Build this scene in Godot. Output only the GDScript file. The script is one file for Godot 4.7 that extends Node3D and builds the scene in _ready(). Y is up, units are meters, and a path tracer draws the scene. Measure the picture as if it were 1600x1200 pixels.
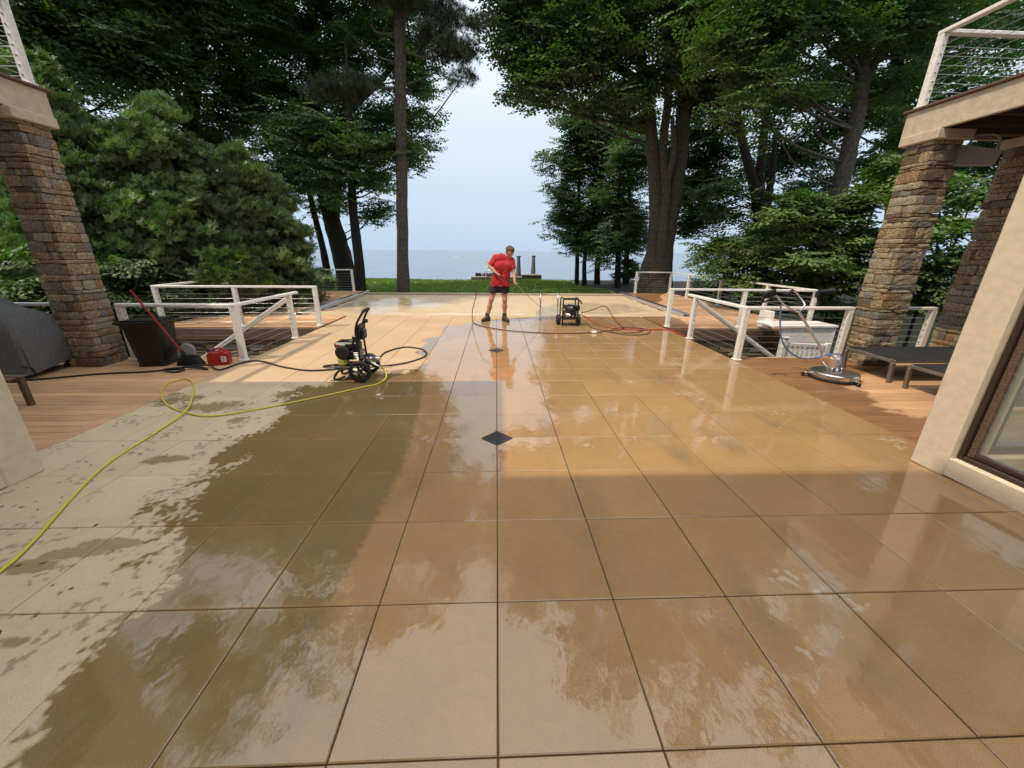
extends Node3D
# y is up, metres; forward (towards the lake) is -z. P(x, y, f) puts a point f metres forward of the camera.

const EYE := 1.745
const TILE := 0.599
const SUN := Vector3(0.55, -1.0, -0.30)
var cam_basis: Basis
var taken := {}
var rng := RandomNumberGenerator.new()
var M := {}
var shared := {}

func P(x, y, f) -> Vector3:
	return Vector3(x, y, -f)

# a pixel of the 1600 x 1200 photograph, at f metres forward
func pix(x: float, y: float, f: float) -> Vector3:
	var d: Vector3 = cam_basis * Vector3((x - 800.0) / 600.0, -(y - 600.0) / 600.0, -1.0)
	return Vector3(0, EYE, 0) + d * (f / -d.z)

func numbered(called: String) -> String:
	if not taken.has(called):
		taken[called] = 0
		return called
	taken[called] += 1
	return "%s_%03d" % [called, taken[called]]

func thing(called: String, label: String, category: String, at := Vector3.ZERO, group := "") -> Node3D:
	var o := Node3D.new()
	o.name = numbered(called)
	add_child(o)
	o.position = at
	o.set_meta("label", label)
	o.set_meta("category", category)
	if group != "":
		o.set_meta("group", group)
	return o

func structure(called: String, label := "") -> Node3D:
	var o := Node3D.new()
	o.name = numbered(called)
	add_child(o)
	o.set_meta("kind", "structure")
	o.set_meta("label", label)
	o.set_meta("category", called.replace("_", " "))
	return o

func part(called: String, mesh: Mesh, m: Material, parent: Node, at := Vector3.ZERO, b := Basis.IDENTITY) -> MeshInstance3D:
	var o := MeshInstance3D.new()
	o.name = called
	o.mesh = mesh
	o.material_override = m
	o.transform = Transform3D(b, at)
	parent.add_child(o, true)
	return o

# ---------- shapes ----------
func start(smooth := false) -> SurfaceTool:
	var st := SurfaceTool.new()
	st.begin(Mesh.PRIMITIVE_TRIANGLES)
	st.set_smooth_group(0 if smooth else -1)
	return st

func done(st: SurfaceTool) -> ArrayMesh:
	st.generate_normals()
	return st.commit()

# corners counter-clockwise as seen from outside
func tri(st: SurfaceTool, a: Vector3, b: Vector3, c: Vector3) -> void:
	st.add_vertex(a); st.add_vertex(c); st.add_vertex(b)

func quad(st: SurfaceTool, a: Vector3, b: Vector3, c: Vector3, d: Vector3) -> void:
	tri(st, a, b, c); tri(st, a, c, d)

# chamfered box
func box(st: SurfaceTool, c: Vector3, s: Vector3, bev := 0.004, b := Basis.IDENTITY) -> void:
	var h := s * 0.5
	var e: float = min(bev, min(h.x, min(h.y, h.z)) * 0.45)
	st.set_smooth_group(-1)
	var f := func(x: float, y: float, z: float) -> Vector3: return c + b * Vector3(x, y, z)
	for ax in 3:
		for sg in [-1.0, 1.0]:
			var u := (ax + 1) % 3
			var v := (ax + 2) % 3
			var q := []
			for k in [[-1, -1], [1, -1], [1, 1], [-1, 1]]:
				var p := Vector3.ZERO
				p[ax] = h[ax] * sg
				p[u] = (h[u] - e) * k[0]
				p[v] = (h[v] - e) * k[1]
				q.append(c + b * p)
			if sg > 0: quad(st, q[0], q[1], q[2], q[3])
			else: quad(st, q[3], q[2], q[1], q[0])
	# edges
	for ax in 3:
		var u := (ax + 1) % 3
		var v := (ax + 2) % 3
		for su in [-1.0, 1.0]:
			for sv in [-1.0, 1.0]:
				var q := []
				for k in [[-1, 0], [1, 0], [1, 1], [-1, 1]]:
					var p := Vector3.ZERO
					p[ax] = (h[ax] - e) * k[0]
					p[u] = (h[u] if k[1] == 0 else h[u] - e) * su
					p[v] = (h[v] - e if k[1] == 0 else h[v]) * sv
					q.append(c + b * p)
				if su * sv < 0: quad(st, q[3], q[2], q[1], q[0])
				else: quad(st, q[0], q[1], q[2], q[3])
	for sx in [-1.0, 1.0]:
		for sy in [-1.0, 1.0]:
			for sz in [-1.0, 1.0]:
				var p0: Vector3 = f.call(h.x * sx, (h.y - e) * sy, (h.z - e) * sz)
				var p1: Vector3 = f.call((h.x - e) * sx, h.y * sy, (h.z - e) * sz)
				var p2: Vector3 = f.call((h.x - e) * sx, (h.y - e) * sy, h.z * sz)
				if sx * sy * sz > 0: tri(st, p0, p1, p2)
				else: tri(st, p0, p2, p1)

func box_mesh(s: Vector3, bev := 0.004) -> ArrayMesh:
	var key := "box%s/%.4f" % [s, bev]
	if not shared.has(key):
		var st := start()
		box(st, Vector3.ZERO, s, bev)
		shared[key] = done(st)
	return shared[key]

# box between two corners given in (x, y, f)
func slab(x0, x1, y0, y1, f0, f1, bev := 0.004) -> ArrayMesh:
	var st := start()
	box(st, P((x0 + x1) * 0.5, (y0 + y1) * 0.5, (f0 + f1) * 0.5), Vector3(absf(x1 - x0), absf(y1 - y0), absf(f1 - f0)), bev)
	return done(st)

func beam(st: SurfaceTool, a: Vector3, b: Vector3, w: float, h: float, bev := 0.003, up := Vector3.UP) -> void:
	var d := b - a
	var x := d.normalized()
	var u := up if absf(x.dot(up)) < 0.98 else Vector3.RIGHT
	var z := x.cross(u).normalized()
	var y := z.cross(x)
	box(st, (a + b) * 0.5, Vector3(d.length(), h, w), bev, Basis(x, y, z))

func tube(st: SurfaceTool, pts: Array, r0: float, r1 := -1.0, sides := 8, caps := true) -> void:
	if r1 < 0: r1 = r0
	st.set_smooth_group(0)
	var n := pts.size()
	var rings := []
	var up := Vector3.UP
	for i in n:
		var t: Vector3 = (pts[min(i + 1, n - 1)] - pts[max(i - 1, 0)]).normalized()
		if i == 0:
			up = Vector3.UP if absf(t.y) < 0.9 else Vector3.RIGHT
		var x := t.cross(up).normalized()
		up = x.cross(t).normalized()
		var r: float = lerpf(r0, r1, float(i) / max(1, n - 1))
		var ring := []
		for k in sides:
			var a := TAU * k / sides
			ring.append(pts[i] + (x * cos(a) + up * sin(a)) * r)
		rings.append(ring)
	for i in n - 1:
		for k in sides:
			var k2 := (k + 1) % sides
			quad(st, rings[i][k2], rings[i][k], rings[i + 1][k], rings[i + 1][k2])
	if caps:
		st.set_smooth_group(-1)
		for k in range(1, sides - 1):
			tri(st, rings[0][0], rings[0][k], rings[0][k + 1])
			tri(st, rings[n - 1][0], rings[n - 1][k + 1], rings[n - 1][k])

func tube_mesh(pts: Array, r0: float, r1 := -1.0, sides := 8, caps := true) -> ArrayMesh:
	var st := start(true)
	tube(st, pts, r0, r1, sides, caps)
	return done(st)

# a tube with a radius at each point
func trunk_tube(st: SurfaceTool, pts: Array, rad: Array, sides := 12, rough := 0.06, seed_ := 1) -> void:
	st.set_smooth_group(0)
	var nz := FastNoiseLite.new()
	nz.seed = seed_
	nz.frequency = 1.6
	var sp := smooth(pts, 5)
	var n := sp.size()
	var rings := []
	var up := Vector3.BACK
	for i in n:
		var t: Vector3 = (sp[min(i + 1, n - 1)] - sp[max(i - 1, 0)]).normalized()
		var x := t.cross(up).normalized()
		up = x.cross(t).normalized()
		var q := float(i) / (n - 1) * (rad.size() - 1)
		var j := int(min(floor(q), rad.size() - 2))
		var r: float = lerpf(rad[j], rad[j + 1], q - j)
		var ring := []
		for k in sides:
			var a := TAU * k / sides
			var dir := x * cos(a) + up * sin(a)
			ring.append(sp[i] + dir * r * (1.0 + rough * 2.0 * nz.get_noise_3dv(Vector3(cos(a), sin(a), 0) * 1.2 + Vector3(0, 0, sp[i].y * 0.8))))
		rings.append(ring)
	for i in n - 1:
		for k in sides:
			var k2 := (k + 1) % sides
			quad(st, rings[i][k2], rings[i][k], rings[i + 1][k], rings[i + 1][k2])

func smooth(pts: Array, per := 6) -> Array:
	var out := []
	var n := pts.size()
	for i in n - 1:
		var a: Vector3 = pts[max(i - 1, 0)]
		var b: Vector3 = pts[i]
		var c: Vector3 = pts[i + 1]
		var d: Vector3 = pts[min(i + 2, n - 1)]
		for k in per:
			out.append(b.cubic_interpolate(c, a, d, float(k) / per))
	out.append(pts[n - 1])
	return out

# profile of [radius, y], turned about y
func lathe(st: SurfaceTool, c: Vector3, prof: Array, sides := 24, b := Basis.IDENTITY, smooth_it := true) -> void:
	for i in prof.size() - 1:
		st.set_smooth_group(0 if smooth_it else -1)
		for k in sides:
			var a0 := TAU * k / sides
			var a1 := TAU * (k + 1) / sides
			var p := func(pr: Array, a: float) -> Vector3: return c + b * Vector3(cos(a) * pr[0], pr[1], sin(a) * pr[0])
			var v0: Vector3 = p.call(prof[i], a0)
			var v1: Vector3 = p.call(prof[i], a1)
			var v2: Vector3 = p.call(prof[i + 1], a1)
			var v3: Vector3 = p.call(prof[i + 1], a0)
			if prof[i][0] > 1e-5: tri(st, v1, v0, v2)
			if prof[i + 1][0] > 1e-5: tri(st, v0, v3, v2)

func lathe_mesh(prof: Array, sides := 24, b := Basis.IDENTITY) -> ArrayMesh:
	var st := start(true)
	lathe(st, Vector3.ZERO, prof, sides, b, false)
	return done(st)

func aim(dir: Vector3) -> Basis:   # y axis along dir
	var y := dir.normalized()
	var x := y.cross(Vector3.BACK if absf(y.z) < 0.9 else Vector3.RIGHT).normalized()
	return Basis(x, y, x.cross(y))

# ---------- materials ----------
func srgb(r: float, g: float, b: float) -> Color:   # from linear values
	return Color(r, g, b).linear_to_srgb()

func noise_tex(freq: float, lo: Color, hi: Color, size := 256, octaves := 4, normal := false, strength := 4.0, seed_ := 3) -> NoiseTexture2D:
	var n := FastNoiseLite.new()
	n.seed = seed_
	n.frequency = freq
	n.fractal_octaves = octaves
	var t := NoiseTexture2D.new()
	t.width = size; t.height = size
	t.seamless = true
	t.noise = n
	t.as_normal_map = normal
	t.bump_strength = strength
	if not normal:
		var g := Gradient.new()
		g.set_color(0, lo); g.set_color(1, hi)
		t.color_ramp = g
	return t

func mat(name_: String, c: Color, rough := 0.7, metal := 0.0, grain := 0.0, scale := 2.0, stretch := Vector3.ONE) -> StandardMaterial3D:
	var m := StandardMaterial3D.new()
	m.resource_name = name_
	m.albedo_color = c
	m.roughness = rough
	m.metallic = metal
	if grain > 0.0:
		var key := "grain%.2f" % grain
		if not shared.has(key):
			shared[key] = noise_tex(0.03, Color(1 - grain, 1 - grain, 1 - grain), Color(1, 1, 1), 256, 5)
		m.albedo_texture = shared[key]
		m.uv1_triplanar = true
		m.uv1_world_triplanar = true
		m.uv1_scale = stretch * scale
		if not shared.has("bump"):
			shared["bump"] = noise_tex(0.05, Color.BLACK, Color.WHITE, 256, 4, false, 4.0, 9)
		m.heightmap_enabled = true
		m.heightmap_texture = shared["bump"]
		m.heightmap_scale = 0.4
	M[name_] = m
	return m

func _ready() -> void:
	rng.seed = 77
	# ---------- camera, sky, sun, exposure ----------
	var cam := Camera3D.new()
	cam.name = "camera"
	add_child(cam)
	cam.position = Vector3(0, EYE, 0)
	cam_basis = Basis(Vector3.UP, deg_to_rad(-2.4045)) * Basis(Vector3.RIGHT, deg_to_rad(-19.145)) * Basis(Vector3.BACK, deg_to_rad(0.6068))
	cam.basis = cam_basis
	cam.fov = 90.0
	cam.near = 0.05
	cam.far = 40000.0
	cam.current = true
	var world := WorldEnvironment.new()
	world.name = "world_environment"
	var env := Environment.new()
	env.background_mode = Environment.BG_SKY
	var sky := Sky.new()
	var sm := ProceduralSkyMaterial.new()
	sm.sky_horizon_color = Color(0.476, 0.533, 0.588)
	sm.sky_top_color = Color(1.0, 0.99, 0.965)
	sm.sky_curve = 1.7
	sm.ground_horizon_color = Color(0.50, 0.565, 0.635)
	sm.ground_bottom_color = Color(0.22, 0.21, 0.18)
	sm.sun_angle_max = 1.0
	sky.sky_material = sm
	env.sky = sky
	env.background_energy_multiplier = 2.35
	env.tonemap_mode = Environment.TONE_MAPPER_LINEAR
	env.tonemap_exposure = 1.2
	env.sdfgi_enabled = true
	env.ssao_enabled = true
	env.ssil_enabled = true
	env.fog_enabled = false
	env.fog_density = 0.00012
	env.fog_light_color = Color(0.80, 0.87, 0.94)
	env.volumetric_fog_enabled = true
	env.volumetric_fog_density = 0.0
	world.environment = env
	add_child(world)
	var sun := DirectionalLight3D.new()
	sun.name = "sun"
	add_child(sun)
	sun.basis = Basis.looking_at(SUN.normalized(), Vector3.FORWARD)
	sun.light_energy = 0.82
	sun.light_color = Color(1.0, 0.93, 0.82)
	sun.light_angular_distance = 0.6
	sun.shadow_enabled = true

	materials()
	land()
	patio()
	pool()
	decks()
	houses()
	stone_columns()
	railings()
	trees()
	equipment()
	furniture()
	hoses()
	person()
	far_things()
	print("built ", get_child_count(), " top-level nodes in ms ", Time.get_ticks_msec())

func materials() -> void:
	mat("stucco", srgb(0.72, 0.61, 0.47), 0.9, 0.0, 0.07, 1.2)
	mat("stucco_trim", srgb(0.60, 0.49, 0.37), 0.8, 0.0, 0.12, 0.8)
	mat("white_paint", srgb(0.86, 0.83, 0.78), 0.45, 0.0, 0.08, 1.5)
	mat("bronze", srgb(0.055, 0.032, 0.022), 0.4, 0.3)
	mat("steel", srgb(0.62, 0.62, 0.63), 0.28, 1.0)
	mat("bolt_steel", srgb(0.22, 0.21, 0.20), 0.45, 0.8)
	mat("chrome", srgb(0.75, 0.75, 0.76), 0.16, 1.0)
	mat("black_plastic", srgb(0.012, 0.012, 0.013), 0.38)
	mat("black_rubber", srgb(0.014, 0.013, 0.013), 0.7)
	mat("black_metal", srgb(0.02, 0.02, 0.022), 0.35, 0.4)
	mat("bin_plastic", srgb(0.008, 0.008, 0.009), 0.33, 0.0, 0.2, 3.0)
	mat("red_plastic", srgb(0.34, 0.012, 0.014), 0.38)
	mat("red_paint", srgb(0.30, 0.02, 0.025), 0.4)
	mat("lime_plastic", srgb(0.42, 0.46, 0.09), 0.4)
	mat("label_white", srgb(0.75, 0.75, 0.73), 0.6)
	mat("yellow_hose", srgb(0.62, 0.55, 0.06), 0.4)
	mat("red_hose", srgb(0.42, 0.03, 0.025), 0.45)
	mat("brown_hose", srgb(0.10, 0.045, 0.03), 0.4)
	mat("blue_hose", srgb(0.10, 0.18, 0.42), 0.35)
	mat("grey_cover", srgb(0.17, 0.172, 0.178), 0.8, 0.0, 0.25, 3.0)
	mat("grey_plastic", srgb(0.30, 0.30, 0.29), 0.6, 0.0, 0.2, 6.0)
	mat("sling", srgb(0.016, 0.016, 0.019), 0.75, 0.0, 0.3, 20.0)
	mat("lounger_frame", srgb(0.23, 0.20, 0.17), 0.4, 0.6)
	mat("stool_wood", srgb(0.20, 0.12, 0.06), 0.6, 0.0, 0.3, 4.0, Vector3(1, 1, 6))
	mat("fascia_wood", srgb(0.20, 0.115, 0.075), 0.75, 0.0, 0.4, 1.0, Vector3(0.6, 6, 6))
	mat("stair_wood", srgb(0.36, 0.32, 0.28), 0.7, 0.0, 0.25, 2.0)
	mat("dark_soil", srgb(0.035, 0.028, 0.02), 0.95, 0.0, 0.5, 1.0)
	mat("mulch", srgb(0.055, 0.042, 0.03), 0.95, 0.0, 0.6, 3.0)
	mat("mortar", srgb(0.11, 0.085, 0.06), 0.95, 0.0, 0.4, 6.0)
	mat("joint", srgb(0.045, 0.03, 0.022), 0.9, 0.0, 0.4, 6.0)
	mat("grate", srgb(0.055, 0.055, 0.055), 0.85, 0.0)
	mat("roofing", srgb(0.10, 0.09, 0.08), 0.9, 0.0, 0.3, 2.0)
	mat("ceiling_wood", srgb(0.10, 0.05, 0.03), 0.7, 0.0, 0.4, 1.0, Vector3(6, 6, 0.6))
	mat("room_paint", srgb(0.55, 0.50, 0.38), 0.85, 0.0, 0.06, 1.0)
	mat("room_floor", srgb(0.36, 0.27, 0.17), 0.4, 0.0, 0.2, 1.0)
	mat("curtain", srgb(0.66, 0.68, 0.66), 0.9, 0.0, 0.1, 5.0)
	mat("far_stone", srgb(0.42, 0.38, 0.34), 0.9, 0.0, 0.3, 1.0)
	mat("speaker_white", srgb(0.50, 0.49, 0.46), 0.6, 0.0, 0.08, 5.0)
	mat("cut_stone", srgb(0.50, 0.40, 0.28), 0.85, 0.0, 0.2, 2.0)
	var glass := StandardMaterial3D.new()
	glass.resource_name = "glass"
	glass.transparency = BaseMaterial3D.TRANSPARENCY_ALPHA
	glass.albedo_color = Color(0.78, 0.84, 0.80, 0.12)
	glass.roughness = 0.02
	M["glass"] = glass
	M["stucco"].heightmap_scale = 0.14
	mat("far_post", srgb(0.075, 0.078, 0.085), 0.6)  # dark posts painted greyer to suggest haze over the distance
	# bark
	mat("pine_bark", srgb(0.20, 0.155, 0.125), 0.95, 0.0, 0.6, 1.2, Vector3(2.5, 0.5, 2.5))
	mat("maple_bark", srgb(0.15, 0.125, 0.092), 0.95, 0.0, 0.6, 1.0, Vector3(2.5, 0.5, 2.5))
	mat("dark_bark", srgb(0.055, 0.045, 0.036), 0.95, 0.0, 0.6, 1.2, Vector3(2.5, 0.6, 2.5))
	mat("grey_bark", srgb(0.20, 0.17, 0.135), 0.95, 0.0, 0.6, 1.2, Vector3(2.5, 0.6, 2.5))
	for b in ["pine_bark", "maple_bark", "dark_bark", "grey_bark"]:
		M[b].heightmap_scale = 4.0
	# leaves, tinted copy by copy
	var leafs := {"maple_leaf": [0.120, 0.175, 0.068], "oak_leaf": [0.116, 0.168, 0.076], "cedar_leaf": [0.165, 0.205, 0.088], "shrub_leaf": [0.125, 0.175, 0.055], "pine_leaf": [0.040, 0.060, 0.030], "grass_leaf": [0.17, 0.22, 0.065]}
	for k in leafs:
		var c: Array = leafs[k]
		var m := StandardMaterial3D.new()
		m.resource_name = k
		m.albedo_color = srgb(c[0], c[1], c[2])
		m.vertex_color_use_as_albedo = true
		m.roughness = 0.5
		m.cull_mode = BaseMaterial3D.CULL_DISABLED
		m.backlight_enabled = true
		m.backlight = Color(0.62, 0.88, 0.36) if k != "pine_leaf" else Color(0.25, 0.3, 0.15)
		M[k] = m

# ---------- land and water ----------
func land_height(x: float, f: float) -> float:
	var y := -1.45
	if f > 14.0:                                   # the lawn
		y = lerpf(-1.45, -0.42, smoothstep(14.0, 16.4, f))
	y += 0.05 * sin(x * 0.7 + 1.0) * sin(f * 0.5) * smoothstep(17.0, 20.0, f)
	if f > 30.5:                                   # the bluff
		y = lerpf(y, -12.6, smoothstep(30.5 + 0.5 * sin(x * 0.4), 44.0, f))
	return y

func sheet(xs: Array, fs: Array, h: Callable) -> ArrayMesh:
	var st := start(true)
	for i in xs.size() - 1:
		for j in fs.size() - 1:
			var a := P(xs[i], h.call(xs[i], fs[j]), fs[j])
			var b := P(xs[i + 1], h.call(xs[i + 1], fs[j]), fs[j])
			var c := P(xs[i + 1], h.call(xs[i + 1], fs[j + 1]), fs[j + 1])
			var d := P(xs[i], h.call(xs[i], fs[j + 1]), fs[j + 1])
			quad(st, a, b, c, d)
	return done(st)

func spread(a: float, b: float, n: int) -> Array:
	var o := []
	for i in n + 1: o.append(lerpf(a, b, float(i) / n))
	return o

func land() -> void:
	var ground := structure("ground", "dark earth under the trees beside the terrace")
	var soil := StandardMaterial3D.new()
	soil.resource_name = "soil"
	soil.albedo_texture = noise_tex(0.02, Color(0.16, 0.15, 0.10), Color(0.27, 0.29, 0.16), 512, 5)
	soil.roughness = 0.95
	soil.uv1_triplanar = true; soil.uv1_world_triplanar = true
	soil.uv1_scale = Vector3.ONE * 0.35
	part("soil", sheet([-220, -90, -50] + spread(-30, 30, 40) + [50, 90, 220], [-160, -60, -20, -5, 5, 10, 14] + spread(14.6, 17, 5) + spread(18, 30, 10) + spread(31, 45, 14) + [60], func(x, f): return land_height(x, f) - 0.01), soil, ground)
	var lawn := structure("lawn", "mown green lawn running from the pool to the bluff")
	var turf := StandardMaterial3D.new()
	turf.resource_name = "turf"
	turf.albedo_texture = noise_tex(0.035, Color(0.38, 0.47, 0.18), Color(0.56, 0.63, 0.30), 512, 6, false, 4.0, 21)
	turf.roughness = 0.9
	turf.uv1_triplanar = true; turf.uv1_world_triplanar = true
	turf.uv1_scale = Vector3(0.22, 0.22, 0.5)
	turf.heightmap_enabled = true
	turf.heightmap_texture = noise_tex(0.2, Color.BLACK, Color.WHITE, 256, 3)
	turf.heightmap_scale = 3.0
	part("turf", sheet(spread(-26, 7.4, 60), spread(16.5, 31.5, 40), func(x, f): return land_height(x, f) + 0.02), turf, lawn)
	# the lawn's own grass: uncountable
	var blades := start()
	var r := RandomNumberGenerator.new()
	r.seed = 5
	for k in 9:
		var a := r.randf() * TAU
		var o := Vector3(r.randf_range(-0.07, 0.07), 0, r.randf_range(-0.07, 0.07))
		var side := Vector3(cos(a), 0, sin(a)) * 0.006
		var lean := Vector3(r.randf_range(-0.03, 0.03), r.randf_range(0.04, 0.075), r.randf_range(-0.03, 0.03))
		tri(blades, o - side, o + side, o + lean)
	var spots := []
	var tints := []
	for i in 24000:
		var x := r.randf_range(-14.0, 7.0)
		var f := r.randf_range(16.6, 31.2)
		if x > 6.6 - (f - 17.0) * 0.10 + 0.3 * sin(f * 0.9): continue
		spots.append(Transform3D(Basis(Vector3.UP, r.randf() * TAU).scaled(Vector3.ONE * r.randf_range(0.8, 1.5)), P(x, land_height(x, f) + 0.015, f)))
		var t := r.randf_range(0.75, 1.3)
		tints.append(Color(t, t * r.randf_range(0.92, 1.05), t * 0.9))
	var g := many("grass", done(blades), M["grass_leaf"], spots, tints, lawn)
	g.set_meta("kind", "stuff")
	# bed of dark mulch under the maple
	var bed := structure("mulch_bed", "dark mulch bed round the big maple")
	part("mulch", sheet(spread(4.0, 8.0, 40) + spread(8.5, 26, 14), spread(16.5, 31, 58), func(x, f): return land_height(x, f) + 0.06 * clampf((x - 6.7 - 0.3 * sin(f * 0.9) + maxf(0.0, f - 17.0) * 0.10) / 0.5, -1.0, 1.0)), M["mulch"], bed)
	var lake := structure("lake", "calm pale blue lake reaching the horizon")
	var water := StandardMaterial3D.new()
	water.resource_name = "lake_water"
	water.albedo_color = srgb(0.13, 0.19, 0.26)
	water.roughness = 0.22
	water.uv1_triplanar = true; water.uv1_world_triplanar = true
	water.uv1_scale = Vector3(0.006, 0.006, 0.02)
	water.heightmap_enabled = true
	water.heightmap_texture = noise_tex(0.02, Color.BLACK, Color.WHITE, 512, 5, false, 4.0, 31)
	water.heightmap_scale = 100.0
	water.albedo_texture = noise_tex(0.008, Color(0.86, 0.88, 0.90), Color(1, 1, 1), 512, 4, false, 4.0, 32)
	part("water", sheet([-20000, -3000, -600, 0, 600, 3000, 20000], [30, 200, 1200, 5000, 24000], func(x, f): return -12.0), water, lake)

func many(called: String, mesh: Mesh, m: Material, spots: Array, tints: Array, parent: Node) -> MultiMeshInstance3D:
	var mm := MultiMesh.new()
	mm.transform_format = MultiMesh.TRANSFORM_3D
	mm.use_colors = true
	mm.mesh = mesh
	mm.instance_count = spots.size()
	for i in spots.size():
		mm.set_instance_transform(i, spots[i])
		mm.set_instance_color(i, tints[i])
	var o := MultiMeshInstance3D.new()
	o.name = called
	o.multimesh = mm
	o.material_override = m
	parent.add_child(o, true)
	return o

# ---------- the terrace of square slabs ----------
func floor_y(f: float) -> float:
	return lerpf(0.045, 0.0, clampf((f - 1.9) / 1.4, 0.0, 1.0))

func row_f(r: int) -> float:
	return 1.4935 + 0.6385 * r if r <= 3 else 3.409 + 0.585 * (r - 3)

func along(line: Array, f: float) -> float:      # line of [x, f], f falling
	if f >= line[0][1]: return line[0][0]
	for i in line.size() - 1:
		if f >= line[i + 1][1]:
			return lerpf(line[i + 1][0], line[i][0], (f - line[i + 1][1]) / maxf(1e-4, line[i][1] - line[i + 1][1]))
	return line[-1][0]

func noise_bytes(w: int, h: int, freq: float, oct: int, seed_: int, stretch := 1.0) -> PackedByteArray:
	var n := FastNoiseLite.new()
	n.noise_type = FastNoiseLite.TYPE_SIMPLEX_SMOOTH
	n.seed = seed_
	n.frequency = freq
	n.fractal_octaves = oct
	var im: Image
	if stretch != 1.0:
		im = n.get_image(w, int(h / stretch))
		im.resize(w, h, Image.INTERPOLATE_BILINEAR)
	else:
		im = n.get_image(w, h)
	im.convert(Image.FORMAT_L8)
	return im.get_data()

const TX := 8.6      # metres across the slab map
const TF := 13.0     # metres along it
const TF0 := -1.5

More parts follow.
